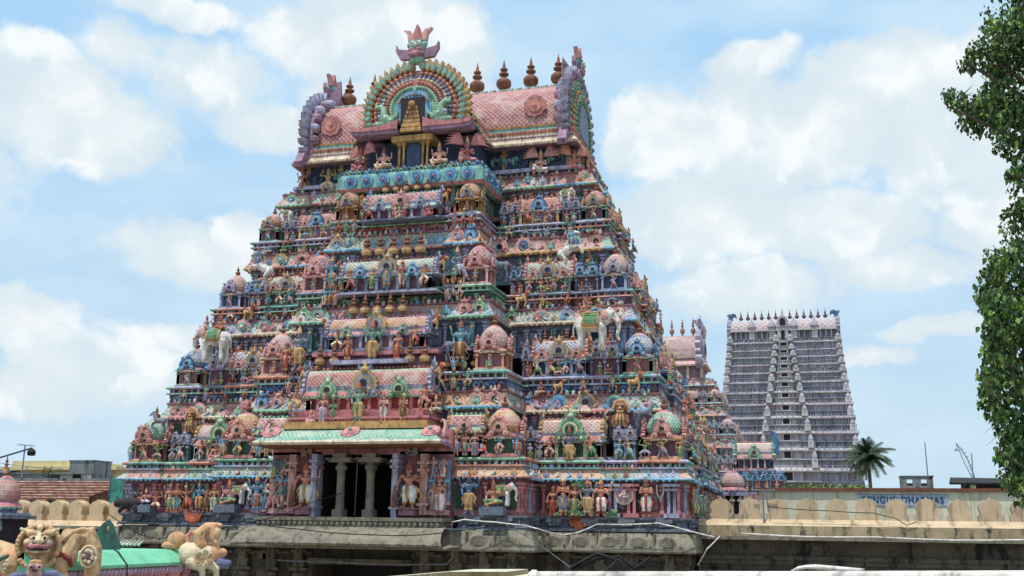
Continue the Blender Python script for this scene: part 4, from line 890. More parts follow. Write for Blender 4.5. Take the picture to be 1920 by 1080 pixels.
        for i in range(6): mb.box(-.46+.05*i,.46-.05*i,1.2+.03*i,1.42,15.95+.2*i,16.1+.2*i,0); mb.box(-.38+.05*i,.38-.05*i,1.25,1.42,16.1+.2*i,16.16+.2*i,1)
        mb.ball((0,1.25,17.15),(.16,.12,.14),0); mb.build('golden_shrine', ['gold','brown'], r)
        # sweeping purple feet of the arch
        for sg in (-1, 1):
            out = [(0,.55),(.35,.25),(.9,.08),(1.9,0),(2.15,.2),(2.3,.15),(2.2,-.2),(1.8,-.3),(0,-.3)]
            out = [(x*sg*.92+sg*.55, z*.5+.05) for x, z in out]; out = out if sg < 0 else out[::-1]
            MB().prism(out, -.45, .2, 0, T(0,1.6,16.0)).prism([(x, z+.16) for x, z in out], -.5, -.1, 1, T(0,1.6,16.0)).build('arch_foot', ['plum','rose'], r)
            # sea-monster heads with raised trunks
            mk = [('b', (0,0,0), (.3,.16,.22), 0), ('b', (-.22,0,-.1), (.26,.12,.09), 0), ('t', [(-.35,0,-.02),(-.55,0,.12),(-.6,0,.32)], [.1,.08,.04], 0), ('t', [(.02,0,.15),(.05,0,.42),(.22,0,.6),(.42,0,.56),(.44,0,.72)], [.17,.15,.12,.1,.05], 0), ('b', (-.05,-.15,.06), .06, 1), ('b', (.1,0,-.22), (.5,.12,.14), 0), ('b', (.25,-.08,.1), .1, 2)]
            o = src('sea_monster_head', clay('sea_monster_head', mk, .03, ['mint','white','lav'])); place(o, r, (sg*1.22,1.35,16.62), 0, (.95*sg if sg > 0 else -.95,.95,.95))
        # kirtimukha: horned face with side fins and three flames
        def kirti():
            pr = [('b', (0,0,.95), (.36,.26,.34), 0), ('b', (0,-.18,.62), (.36,.16,.16), 1), ('b', (.13,-.26,1.02), .1, 2), ('b', (-.13,-.26,1.02), .1, 2), ('b', (0,-.27,.88), (.07,.1,.1), 0), ('b', (.15,-.22,1.15), (.12,.08,.05), 0), ('b', (-.15,-.22,1.15), (.12,.08,.05), 0),
                  ('b', (0,-.3,.6), (.12,.05,.1), 3), ('b', (.17,-.24,.78), (.13,.1,.08), 3), ('b', (-.17,-.24,.78), (.13,.1,.08), 3), ('b', (.33,-.05,1.05), (.1,.1,.14), 0), ('b', (-.33,-.05,1.05), (.1,.1,.14), 0), ('b', (0,0,.45), (.32,.2,.1), 4), ('b', (0,0,.32), (.42,.22,.07), 4)]
            for q in (1, -1): pr.append(('b', (.12*q,-.34,1.03), .035, 5))
            return clay('horned_face', pr, .028, ['teal','plum','white','rose','mint','dark'])
        KM = src('horned_face', kirti()); mb = MB()
        for sg in (-1, 1):
            o1 = [(.2,.45),(.7,.5),(.9,.85),(.88,1.12),(.78,.92),(.5,.88),(.3,.85)]; o1 = [(x*sg, z) for x, z in o1]; o1 = o1 if sg > 0 else o1[::-1]; mb.prism(o1, -.08, .1, 0)
            o1 = [(.12,1.2),(.38,1.2),(.42,1.5),(.6,1.72),(.3,1.66),(.16,1.45)]; o1 = [(x*sg, z) for x, z in o1]; o1 = o1 if sg > 0 else o1[::-1]; mb.prism(o1, -.1, .1, 1)
        mb.prism([(-.18,1.2),(.18,1.2),(.16,1.5),(0,1.9),(-.16,1.5)], -.15, .13, 2)
        FL = src('flame_crest', mb.mesh('flame_crest', ['plum','pink','rose'])); proto(KM, FL)
        place(KM, r, (0,1.7,18.85), 0, 1.08)
        # end gables
        AE = ['plum','pink','teal','rose','ochre','green','slate','lav','plum','mint']
        for sg in (-1, 1):
            mb = arch('end', AE, 2.75, 2.55, -.5, PI+.5, 27, .6, .5, 1.4, .35)
            g = mb.build('end_gable_arch', AE, r, loc=(sg*6.0, Y0, 17.2), rz=sg*PI/2)
            mb = MB(); K = 16
            for i in range(K):                                # leaf petals wrapping over the vault's edge
                a = -.35+(PI+.7)*i/(K-1); mb.ball((0, 2.25*math.cos(a), 2.2*math.sin(a)), (.32,.26,.26), 0 if i % 2 else 1)
            mb.build('petal_edge', ['lav','plum'], r, loc=(sg*5.72, Y0, 17.2))
            place(KM, r, (sg*6.0, Y0, 19.35), sg*PI/2, .95)
            o1 = [(-.1,0),(.35,0),(.42,.6),(.5,1.1),(.25,.95),(.12,1.0),(-.2,1.5),(-.28,.8)]
            MB().prism([(x*sg, z) for x, z in (o1 if sg > 0 else o1[::-1])], -.45, -.3, 0).prism([(x*sg*.8, z*.9) for x, z in (o1 if sg > 0 else o1[::-1])], .3, .45, 0).build('leaf_fin', ['plum'], r, loc=(sg*5.6, Y0, 19.1))
            # sweeping lower end of the gable
            out = [(0,.3),(.5,.25),(1.1,-.2),(1.5,-.9),(1.75,-1.0),(1.5,-1.35),(1.0,-1.1),(.3,-.4),(0,-.3)]
            for s3 in (-1, 1):
                o2 = [(x*s3*.55+s3*2.2, z*.6) for x, z in out]; o2 = o2 if s3 < 0 else o2[::-1]
                MB().prism(o2, -.1, .25, 0, T(sg*6.05, Y0, 16.3) @ RZ(sg*PI/2)).build('arch_foot', ['plum'], r)
        # small shrine columns, deities on the lotus course
        mb = MB()
        for x in (-.62,-.42,.42,.62): mb.lathe([(.09,0),(.1,.1),(.055,.16),(.055,1.1),(.1,1.18),(.12,1.3)], 8, 0, T(x,1.62,14.35))
        mb.box(-.9,.9,1.4,2.3,15.6,15.85,0); mb.box(-.3,.3,1.66,2.4,14.3,15.6,1); mb.build('shrine_columns', ['gold','navy'], r)
        F('sit', -1.25, 1.5, 14.5, 1.25, 0, 'pink', ('cream','ochre')); F('sit', 1.2, 1.5, 14.5, 1.25, 0, 'pink', ('cream','ochre'))
        F('wing', 2.35, 1.6, 14.4, 1.5, .4, 'rose', ('rose','pink')); F('wing', -2.35, 1.6, 14.4, 1.4, -.4, 'rose', ('rose','pink'))
        F('support', -4.9, 3.85, 14.5, 1.2, 0, 'ochre', ('cream','ochre')); F('wing', 4.9, 3.75, 14.5, 1.35, 0, 'pink', ('white','rose')); F('wing', 6.3, 3.85, 14.55, 1.25, .5, 'salmon', ('rose','pink')); F('stand4', -6.2, 3.9, 14.5, 1.1, -.3, 'salmon', ('maroon','ochre'))
        F('wing', 6.6, 6.0, 14.5, 1.3, PI/2, 'salmon', ('rose','green')); F('wing', 6.6, 8.0, 14.5, 1.3, PI/2, 'teal', ('rose','green'))
# ---------------------------------------------------------------- stone and setting materials
STN = paint('old_granite', (128,121,106), var=.3, scale=2.2, stain=.4, stc=(44,40,34), bump=.5)
STD = paint('shaded_granite', (72,64,52), var=.35, scale=1.6, stain=.55, stc=(24,22,19), bump=.6)  # granite coloured dark for the shade below the cornice, plus stains
WALLP = paint('limewashed_wall', (206,178,142), var=.14, scale=1.3, stain=.28, stc=(92,78,62), bump=.3)
LEDGE = paint('mouldy_ledge', (170,150,120), var=.25, scale=1.5, stain=.7, stc=(42,38,32), bump=.4)
DARKW = paint('blackish_wall', (84,76,64), var=.35, scale=1.1, stain=.8, stc=(20,19,17), bump=.5)  # blackish stone tone with heavy near-black blotches
P['plinth'] = paint('paint_plinth', (104,112,128), var=.2, stain=.35)
def ground_storey(t):
    r = t.r; q = STOREY[0]; w, s, c, cs, k = q['w'], 0, q['c'], q['cs'], q['k']; xs = w*.64; R = t.R
    # ---- blue-grey plinth with brackets
    po = 2.0
    def fr(off): return [(-w-off, DEP+off), (-w-off, -off), (-c-off, -off), (-c-off, cs-off), (-3.6, cs-off)], [(3.6, cs-off), (c+off, cs-off), (c+off, -off), (w+off, -off), (w+off, DEP+off)]
    A_, B_ = fr(0)
    mb = MB()
    for pl in (A_, B_): mb.sweep(pl, [(.12,.0),(.22,.0),(.22,.08),(.1,.12),(.06,.3),(.2,.4),(.2,.46),(-.3,.46)], [0,0,1,0,0,1,1])
    mb.sweep([(w, DEP),(-w,DEP)], [(.1,0),(.1,.46)], 0)
    for pl in (A_, B_):
        for a, b in zip(pl, pl[1:]):
            a, b = Vector(a), Vector(b); L = (b-a).length; d = (b-a).normalized(); nn = Vector((d.y,-d.x)); n = max(1, int(L/1.1))
            for j in range(n):
                p = a+d*(L*(j+.5)/n); M = T(p.x,p.y,0) @ RZ(math.atan2(d.y,d.x)); mb.box(-.28,.28,-.26,0,.28,.4,1,M); mb.box(-.2,.2,-.24,0,.16,.28,0,M); mb.tube([(-.28,-.2,.2),(-.22,-.26,.26),(-.3,-.3,.33)],.03,5,1,M)
                for e in (-.45,.45): mb.tube([(e,-.14,.3),(e+.07,-.17,.26),(e+.03,-.19,.18),(e-.04,-.17,.14)], .025, 5, 1, M)
    mb.build('plinth', ['plinth','grey'], r)
    for p in (at(362,975,-2.3), at(1085,972,-.2)):
        m2 = MB(); m2.ball((0,0,.12), (.2,.1,.16), 0); [m2.lathe([(.05,.1),(.05,.25),(.005,.46)], 5, 0, T(.06*i,-.02,0) @ RY(.14*i)) for i in range(-3, 4)]; m2.build('flame_ornament', ['orange'], r, loc=(p.x,p.y,.06))
    # ---- walls
    bays = [(w-k, w-.1, .14), (xs-.75*k, xs+.75*k, .12)]; sb = [(0,.14,.12), (.36,.64,.2), (.86,1,.12)]
    pl = plan(w-.1, s+.1, DEP, c-.1, cs+.1, bays, sb)
    ci = [a for a, p in enumerate(pl) if abs(abs(p[0])-(c-.1)) < .01 and p[1] < cs+.2]
    rightp = [(3.3, cs+.1)]+pl[ci[-1]:]+pl[:ci[0]+1]+[(-3.3, cs+.1)]
    wall(r, rightp, .45, 1.74, 'wine', 'maroon', 'rose', .55, False, seed=11)
    cornice(r, rightp, 1.72, 2.14, *CORN[0][:2], under='lav', closed=False, top='slate')
    rail(r, rightp, 2.12, 2.42, 'lav', 'rose', closed=False)
    # coloured pilaster pairs, medallion panels
    for px, m in ((1000,'grey'),(1150,'lav'),(1185,'rose'),(1260,'lav'),(990,'slate')):
        p = at(px, 930, 0); M = T(p.x, -.05, 0); mb = MB()
        for e in (-.1,.1): mb.box(e-.05,e+.05,-.12,0,.5,1.5,0,M)
        mb.box(-.22,.22,-.2,0,1.36,1.44,0,M); mb.box(-.3,.3,-.26,0,1.5,1.6,0,M); mb.box(-.26,.26,-.22,0,.46,.6,0,M); mb.build('pilaster', [m], r)
    p = at(1170, 928, -.15); mb = MB(); mb.prism(ringout(.34, 28, 0, 0, 2*PI*.999), -.05, .08, 0); mb.prism(ringout(.26, 28, 0, 0, 2*PI*.999), -.09, -.04, 1)
    for i in range(9): mb.ball((.12*math.cos(i*.7)*(i % 3)/2,-.1,.12*math.sin(i*.7)*(i % 3)/2), .05, 0, None, 6, 4)
    mb.build('round_relief', ['cream','plum'], r, loc=p)
    # white U-shaped forehead mark standing on the wall
    p = at(1238, 925, -.16); mb = MB(); mb.tube([(-.12,0,.28),(-.11,0,.0),(-.05,0,-.13),(0,0,-.17),(.05,0,-.13),(.11,0,0),(.12,0,.28)], .025, 6); mb.tube([(0,0,-.17),(0,0,-.3)], .03, 6); mb.build('forehead_mark', ['white'], r, loc=p)
    # ---- porch
    mb = MB()
    for sg in (-1, 1):
        a, b = sorted((sg*1.5, sg*3.4)); mb.box(a, b, cs-.35, cs+1.2, .1, 2.6, 0)                       # side blocks
        a, b = sorted((sg*1.42, sg*1.62)); mb.box(a, b, cs-.85, cs-.3, .3, 2.5, 1)                      # lavender jambs
        for z in (.62, 2.0, 2.2): mb.box(a-.05, b+.05, cs-.93, cs-.3, z, z+.09, 1)
        a, b = sorted((sg*2.35, sg*2.62)); mb.box(a, b, cs-.6, cs-.3, .45, 2.5, 2)
        for z in (.75, 1.9, 2.15): mb.box(a-.08, b+.08, cs-.68, cs-.3, z, z+.09, 2)
        a, b = sorted((sg*1.75, sg*2.35)); mb.box(a, b, cs-.5, cs-.3, .4, .62, 3)
        a, b = sorted((sg*2.62, sg*3.4)); mb.box(a, b, cs-.42, cs-.3, .9, 2.3, 4); mb.box(a, b, cs-.5, cs-.3, .45, .62, 2); mb.box(a, b, cs-.5, cs-.3, .78, .9, 2); mb.box(a, b, cs-.5, cs-.3, 1.55, 1.64, 5)
        for e in (.2,.4,.6): mb.box(a+e-.04, a+e+.04, cs-.5, cs-.42, .62, .78, 2); mb.box(a+e-.03, a+e+.03, cs-.5, cs-.42, .9, 1.55, 2)
    mb.box(-3.4, 3.4, cs-.35, cs+1.2, 2.5, 3.36, 3)
    mb.build('porch_wall', ['maroon','lav','pink','rose','slate','sky'], r)
    for sg in (-1, 1): t.row(sg*2.65, sg*3.35, cs-.55, 1.66, 2, .6, ('woman','dance','anjali')); t.fig('sit', sg*2.05, cs-.55, 2.45, .4); t.fig('woman', sg*2.86, cs-.62, .62, .85); t.hg('blue', sg*3.0, cs-.5, 1.6, .15); t.hg('gold', sg*2.0, cs-.5, 2.5, .2)
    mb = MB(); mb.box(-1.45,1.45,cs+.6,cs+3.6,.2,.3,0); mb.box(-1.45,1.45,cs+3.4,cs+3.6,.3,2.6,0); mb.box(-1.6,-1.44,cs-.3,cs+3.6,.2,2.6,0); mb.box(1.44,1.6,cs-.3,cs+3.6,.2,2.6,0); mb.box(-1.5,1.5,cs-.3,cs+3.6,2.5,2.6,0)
    mb.build('porch_chamber', [paint('blackish_chamber', (38,34,30), stain=.2)], r)  # one blackish colour on all inside faces
    for x, y in ((-.6,cs-.55),(.52,cs-.55),(-.1,cs+.9),(1.0,cs+.9)):
        mb = MB(); mb.box(-.2,.2,-.2,.2,0,.3,0); mb.lathe([(.17,.3),(.15,.5),(.14,1.2),(.15,1.62),(.2,1.68),(.22,1.78),(.15,1.84),(.14,1.92)], 12, 0); mb.box(-.42,.42,-.26,.26,1.92,2.0,0); mb.box(-.5,.5,-.3,.3,2.0,2.06,0); mb.box(-.25,.25,-.25,.25,2.06,2.22,0)
        mb.build('stone_pillar', [STN], r, loc=(x,y,.3))
    mb = MB(); mb.tube([(-.28,0,0),(-.26,0,2.1)], .02, 5); mb.build('rail_post', ['grey'], r, loc=(.1,cs-.2,.4))
    # stone landing with carved frieze, drooping stone awning
    mb = MB(); mb.box(-3.45,3.45,cs-1.35,cs+.6,.22,.34,0); mb.box(-3.35,3.35,cs-1.28,cs+.6,.0,.22,0)
    for i in range(34): x = -3.3+6.6*i/33; mb.ball((x,cs-1.3,.12), (.08,.06,.07), 0, None, 6, 4); mb.box(x-.03,x+.03,cs-1.34,cs-1.25,.04,.2,0)
    mb.build('stone_landing', [STN], r)
    mb = MB(); n = 36; rows = [(cs-1.1,.06),(cs-1.45,-.02),(cs-1.85,-.18),(cs-2.15,-.38),(cs-2.25,-.52),(cs-2.2,-.6),(cs-1.9,-.55),(cs-.9,-.5)]
    vs = []; fs = []
    for j, (y, z) in enumerate(rows):
        for i in range(n+1):
            u = i/n; x = (-3.5+7*u)*(1+.02*j); dr = -.16*max(0, abs(u-.5)*2-.86)*j if j > 3 else 0
            vs.append((x, y+.03*math.sin(i*PI)*0, z+.012*(i % 2)*(j < 5)+dr*.4))
    for j in range(len(rows)-1):
        for i in range(n): fs.append((j*(n+1)+i, j*(n+1)+i+1, (j+1)*(n+1)+i+1, (j+1)*(n+1)+i))
    mb.add(vs, [f[::-1] for f in fs], 0); mb.build('stone_awning', [STN], r)
    # green scaled canopy with curled ends and three medallions
    mb = MB(); y0, y1 = cs-.55, cs-1.75; x0, x1 = 2.95, 3.45
    pts = [(y0,3.42,x0),(y0-.1,3.44,x0),(cs-1.1,3.26,x0+.12),(cs-1.55,3.02,x0+.32),(y1,2.9,x1),(y1-.04,2.84,x1+.04),(y1,2.76,x1+.04),(cs-.5,2.7,x1)]
    V = 0
    for i in range(len(pts)-1):
        (ya,za,xa),(yb,zb,xb) = pts[i], pts[i+1]; L = math.hypot(ya-yb, za-zb)
        mb.add([(-xa,ya,za),(-xb,yb,zb),(xb,yb,zb),(xa,ya,za)], [(0,1,2,3)], 0 if i < 4 else (1 if i < 6 else 2), None, [[(0,V+L),(0,V),(2*xb,V),(2*xb,V+L)]]); V += L
    for sg in (-1, 1):
        for i in range(len(pts)-1):
            (ya,za,xa),(yb,zb,xb) = pts[i], pts[i+1]; v = [(sg*xa,ya,za),(sg*xb,yb,zb),(sg*(xb-.1),cs-.3,min(zb,2.9)),(sg*(xa-.1),cs-.3,min(za,3.3))]; mb.add(v if sg > 0 else v[::-1], [(0,1,2,3)], 3)
    mb.build('porch_canopy', [LAT['green'],'cream','brown','plum'], r)
    for x in (-3.02, 0.0, 2.95):
        mb = MB(); mb.prism(ringout(.36, 22, .12, 0, 2*PI*.999), -.05, .05, 0); mb.prism(ringout(.24, 20, 0, 0, 2*PI*.999), -.08, -.04, 1); mb.prism(ringout(.18, 20, 0, 0, 2*PI*.999), -.1, -.06, 0); mb.ball((0,-.12,0), .08, 2)
        o = mb.build('medallion', ['rose','pink','teal'], r, loc=(x,cs-1.24,3.2)); o.rotation_euler.x = -math.radians(56); o.scale = (.85,1,.95)
    for sg in (-1, 1):
        mb = MB(); mb.tube([(0,-.3,-.5),(.1,-.1,-.1),(.12,.15,.2),(-.02,.3,.45),(-.22,.25,.55),(-.3,.2,.4)], [.14,.15,.14,.12,.08,.04], 8, 1)
        for i in range(8): mb.ball((.2,-.25+.09*i,-.4+.12*i), .07, 1, None, 6, 4)
        mb.build('curled_crest', ['plum','pink'], r, loc=(sg*3.3,cs-1.0,3.3)).scale = (sg*.42,.42,.6)
    for sg in (-1, 1):                                    # small vaults flanking the canopy
        S_ = sala(1.3, .9, .7, .62, 'red', ('dgreen','ochre','rose'), 'pink', 'gold', 0, side=False, big=.4); place(S_, r, (sg*3.75, cs+.35, 2.62))
    # ---- pavilions standing on the ground storey
    hb, hr = q['hb'], q['hr']; zb = 2.42
    K = kuta(k*.9, hb+.05, hr, 'green', ('wine','pink','ochre'), 'red'); K2 = kuta(k*.9, hb, hr, 'yellow', ('dgreen','salmon','rose'), 'red')
    SL = sala(1.7*k, k*.8, hb, hr*.82, 'white', ('dgreen','cream','lav'), 'green', 'gold', 2, big=.62, side=False); H = hara(.85, hb, hr, ('dgreen','slate','lav'), 'lav')
    for sg in (-1, 1):
        place(K, r, (sg*(w-.5*k), .5, zb)); place(SL, r, (sg*xs, .55, zb)); place(K2, r, (sg*(c-.62*k), cs+.55, zb))
        place(H, r, (sg*8.95, .3, zb), sc=(1.0,1,1)); place(H, r, (sg*6.0+.0, .3, zb), sc=(.0001+.55,1,1)) if 0 else None
        if sg > 0: place(K, r, (sg*(w-.5*k), DEP-.5, zb)); place(H, r, (6.3-.6, .3, zb), sc=(.9,1,1))
        t.fig('stride', sg*(w-.5*k), -.16, zb+.05, .72, 0, 'ochre' if sg > 0 else 'flesh'); t.fig('woman', sg*(w-.05*k), -.1, zb+.05, .72); t.fig('support', sg*(w-.95*k), -.1, zb+.05, .72, 0, 'green')
        t.fig('dance', sg*(c-.62*k), cs-.08, zb+.06, .78, 0, 'sky'); t.fig('stand4', sg*(c-.15*k), cs-.05, zb+.05, .8); t.fig('stride', sg*(c-1.1*k), cs-.05, zb+.05, .75)
        t.fig('stand4', sg*xs, -.18, zb-.1, 1.15, 0, 'slate', ('ochre','gold')) if sg > 0 else t.fig('sit', sg*xs, -.2, zb+.1, .95, 0, 'salmon')
        t.fig('stride', sg*xs+.75, -.12, zb+.03, .85, 0, 'salmon'); t.fig('dance', sg*xs-.75, -.12, zb+.03, .82, 0, 'salmon')
        t.row(sg*8.6, sg*9.3, 0.0, zb+.03, 2, .62, ('stride','dance')); t.row(sg*5.95 if sg < 0 else 5.4, sg*6.4 if sg < 0 else 6.1, -.08 if sg > 0 else -.2, zb+.03, 2, .5, ('anjali','sit'))
        t.row(sg*3.3, sg*4.3, cs-.12, zb+.03, 3, .7, ('stand4','dance','woman'))
        # seated golden lion-faced figures between vault and corner dome
        t.fig('yali', sg*8.75, .6, zb+1.15, 1.05, 0); 
    SS = sala(2.9, k*.8, hb, hr*.85, 'green', ('wine','teal','ochre'), 'pink', 'gold', 3); place(SS, r, (w-.5, DEP/2, zb), PI/2)
    for y in (2.3, 3.3, 8.7, 9.7): place(H, r, (w-.3, y, zb), PI/2)
    t.row(1.2, DEP-1.2, w+.18, zb+.05, 12, .82, rz=PI/2); t.row(.5, DEP-.5, w+.2, .5, 14, .9, ('stand4','anjali','woman','dance'), rz=PI/2); t.row(1.5, DEP-1.5, w-.2, zb+1.0, 6, 1.15, ('stride','dance','wing','stand4'), rz=PI/2)
    t.row(1.0, 5.0, w+.1, zb+.75, 3, .8, ('support','lion','dance'), rz=PI/2)
    # ---- the big statues along the foot: pixel column, depth, kind, height, skin, clothes
    ROW = [(246,-.25,'stand4',.92,'slate',('white','gold')),(262,-.2,'anjali',.7,'salmon',('gold','red')),(292,-.3,'support',.85,'salmon',('cream','red')),(272,-.32,'sit',.75,'rose',('white','blue')),(318,-.3,'stand4',.98,'salmon',('green','ochre')),(330,-.35,'anjali',1.0,'salmon',('sky','gold')),(350,-.25,'stride',1.0,'salmon',('red','gold')),(372,-.25,'stand4',1.05,'sky',('ochre','red')),(386,-.2,'anjali',1.02,'salmon',('brown','gold')),
     (400,cs-.25,'woman',.9,'flesh',('cream','green')),(428,cs-.3,'sit',1.1,'pink',('green','gold')),(480,cs-.3,'stand4',1.15,'sky',('orange','sky')),(497,cs-.25,'woman',.95,'teal',('blue','green')),(512,cs-.5,'stride',1.25,'pink',('rose','pink')),
     (823,cs-.55,'anjali',1.3,'salmon',('white','rose')),(879,cs-.3,'stand4',1.25,'blue',('gold','ochre')),(925,cs-.35,'sit',1.1,'salmon',('green','gold')),
     (1036,-.3,'woman',.95,'salmon',('red','orange')),(1056,-.35,'anjali',1.22,'salmon',('slate','ochre')),(1077,-.35,'woman',1.05,'salmon',('green','ochre')),(1101,-.35,'stand4',1.15,'slate',('ochre','cream')),(1127,-.35,'guard',1.15,'salmon',('white','red')),(1212,-.35,'anjali',1.2,'salmon',('white','red'))]
    for px, y, kind, h, sk, cl in ROW:
        p = at(px, 950, y); z = .5
        if px in (823,): z = .42
        t.fig(kind, p.x, y, z+(.32 if kind == 'sit' else 0), h, 0, sk, cl)
        if kind == 'sit': MB().box(-.42,.42,-.3,.2,0,.26,0).box(-.34,.34,-.22,.2,.26,.3,0).build('pedestal', ['plinth'], r, loc=(p.x,y,.46))
    for px in (572, 766):
        p = at(px, 950, cs-.75); t.fig('guard', p.x, cs-.78, .68, 1.36, 0, 'salmon', ('white','gold'), fat=1.42, label='tall guardian figure in white dhoti beside the porch pillars')
        MB().box(-.27,.27,-.2,.3,0,.2,0).box(-.32,.32,-.25,.3,.2,.26,0).build('pedestal', ['maroon'], r, loc=(p.x,cs-.78,.42))
    # dark buffalo under the seated figures at the left corner, elephant beside the throne, trees behind the group
    bf = clay('buffalo_statue', [('b', (0,0,.3), (.45,.2,.22), 0), ('b', (-.4,-.05,.3), (.18,.14,.16), 0), ('t', [(-.4,0,.42),(-.55,-.05,.55)], [.05,.02], 0), ('t', [(-.2,-.1,.15),(-.3,-.1,.02)], [.08,.07], 0), ('t', [(.3,-.1,.15),(.35,-.1,.02)], [.09,.07], 0)], .03, ['dark'])
    o = bpy.data.objects.new('buffalo_statue', bf); C.objects.link(o); o.parent = r; p = at(243, 960, -.45); o.location = (p.x,-.5,.47); o.scale = (1.15,1.15,1.1)
    t.fig('elephant', at(443,940,cs-.2).x, cs-.15, .78, .75, 0)
    p = at(925,940,cs-.2); t.fig('elephant', p.x+.28, cs-.15, .78, .8, PI*.0)
    for px in (1088,):
        p = at(px, 900, -.15); mb = MB(); mb.tube([(0,0,-1.1),(0,0,0)], .05, 6, 0)
        for i in range(40): a = R.uniform(0, 6.3); mb.ball((R.uniform(0,.3)*math.cos(a), -.08+R.uniform(-.08,.05), R.uniform(-.12,.16)), R.uniform(.05,.1), 1, None, 6, 4)
        mb.build('sculpted_tree', ['brown','green'], r, loc=(p.x,-.15,1.62))
    for px in (1045,1066,1090,1113,1136,1150): mb = MB(); [mb.ball((R.uniform(-.12,.12),R.uniform(-.06,.04),R.uniform(0,.18)), R.uniform(.05,.08), 0, None, 6, 4) for _ in range(9)]; p = at(px,955,-.3); mb.build('sculpted_bush', ['green'], r, loc=(p.x,-.28,.5))
def stone_base(root):
    """granite ground storey: rolled cornice, brackets, pilastered wall, tall dark gateway"""
    W, c, cs = 10.98, 6.0, -2.2; S0 = -.05
    pl = [(-W,DEP+.3),(-W,S0),(-c,S0),(-c,cs),(c,cs),(c,S0),(W,S0),(W,DEP+.3)]
    mb = MB(); mb.sweep(pl, [(-.6,-.02),(.02,-.02),(.14,-.06),(.3,-.25),(.42,-.5),(.46,-.66),(.42,-.72),(.3,-.7),(.0,-.66)], 0)
    for a, b in zip(pl[1:], pl[2:-1]+[pl[-1]]):
        a, b = Vector(a), Vector(b); L = (b-a).length; d = (b-a).normalized(); n = max(1, round(L/1.0))
        for j in range(n):
            p = a+d*(L*(j+.5)/n); M = T(p.x,p.y,0) @ RZ(math.atan2(d.y,d.x)); mb.prism([(x*.3, z*.22) for x, z in ringout(1, 14, 0)], -.42, -.2, 0, M @ T(0,0,-.42)); mb.prism([(x*.18, z*.14) for x, z in ringout(1, 12, 0)], -.45, -.41, 0, M @ T(0,0,-.42)); mb.box(-.48,-.42,-.42,-.1,-.64,-.08,0,M)
            mb.ball((.42,-.42,-.5),(.05,.05,.08),0,M,6,4)
    mb.build('stone_cornice', [STN], root)
    mb = MB(); dx0, dx1 = -1.75, 2.0
    mb.box(-W+.1, W-.1, S0+.12, DEP, -7, -.02, 0)
    mb.box(-c+.1, dx0, cs+.12, 0, -7, -.02, 0); mb.box(dx1, c-.1, cs+.12, 0, -7, -.02, 0); mb.box(dx0, dx1, cs+.12, -.2, -1.25, -.02, 0)
    r2 = random.Random(4)
    def pils(x, y, M=Matrix()):
        mb.box(x-.2,x+.2,y-.14,y,-7,-1.5,1,M); mb.box(x-.34,x+.34,y-.24,y,-1.5,-1.4,1,M); mb.box(x-.2,x+.2,y-.2,y,-1.4,-1.12,1,M); mb.box(x-.14,x+.14,y-.26,y,-1.12,-.7,1,M); mb.box(x-.3,x+.3,y-.22,y,-.86,-.78,1,M); mb.ball((x,y-.14,-1.62),(.26,.2,.1),1,M,8,5)
    for x in (-10.5,-9.4,-8.2,-7.0,6.9,8.1,9.3,10.5): pils(x, S0+.12)
    for x in (-5.6,-4.4,-3.3,-2.2,2.5,3.6,4.6,5.6): pils(x, cs+.12)
    for y in (.6,2.2,3.8,5.4,7,8.6,10.2): pils(y, 0, T(W-.1,0,0) @ RZ(PI/2))
    for yz in (-.95,-1.9,-2.3): mb.box(-W,W,S0+.04,S0+.12,yz,yz+.1,1); mb.box(-c,dx0,cs+.03,cs+.12,yz,yz+.1,1); mb.box(dx1,c,cs+.03,cs+.12,yz,yz+.1,1)
    for i in range(90):                                  # individual blocks standing proud a little
        x = r2.uniform(-W+.3, W-.6); z = -.8-.34*r2.randint(1, 9); y = (cs if abs(x) < c-.5 else S0)+.12
        if dx0-.8 < x < dx1+.2: continue
        mb.box(x, x+r2.uniform(.3,.6), y-.025, y, z, z+.3, r2.choice((0,1)))
    mb.box(dx0,dx1,cs-.3,cs+.12,-1.25,-1.05,1); mb.build('stone_wall', [STD, paint('shaded_pilaster', (98,88,72), var=.35, scale=1.6, stain=.6, stc=(24,22,19), bump=.6)], root)  # pilaster colour carries the cornice's shade as well
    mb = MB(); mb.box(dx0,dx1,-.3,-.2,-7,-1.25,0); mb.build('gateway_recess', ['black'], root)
# ---------------------------------------------------------------- the setting round the gopuram
GRD = paint('dusty_ground', (150,138,118), var=.2, scale=.4, stain=.3)
def ground():
    mb = MB(); n = 24
    for i in range(n):
        for j in range(n): a, b = -1500+3000*i/n, -1500+3000*j/n; mb.add([(a,b,-7),(a+3000/n,b,-7),(a+3000/n,b+3000/n,-7),(a,b+3000/n,-7)], [(0,1,2,3)])
    tag(mb.build('ground', [GRD]), kind='structure')
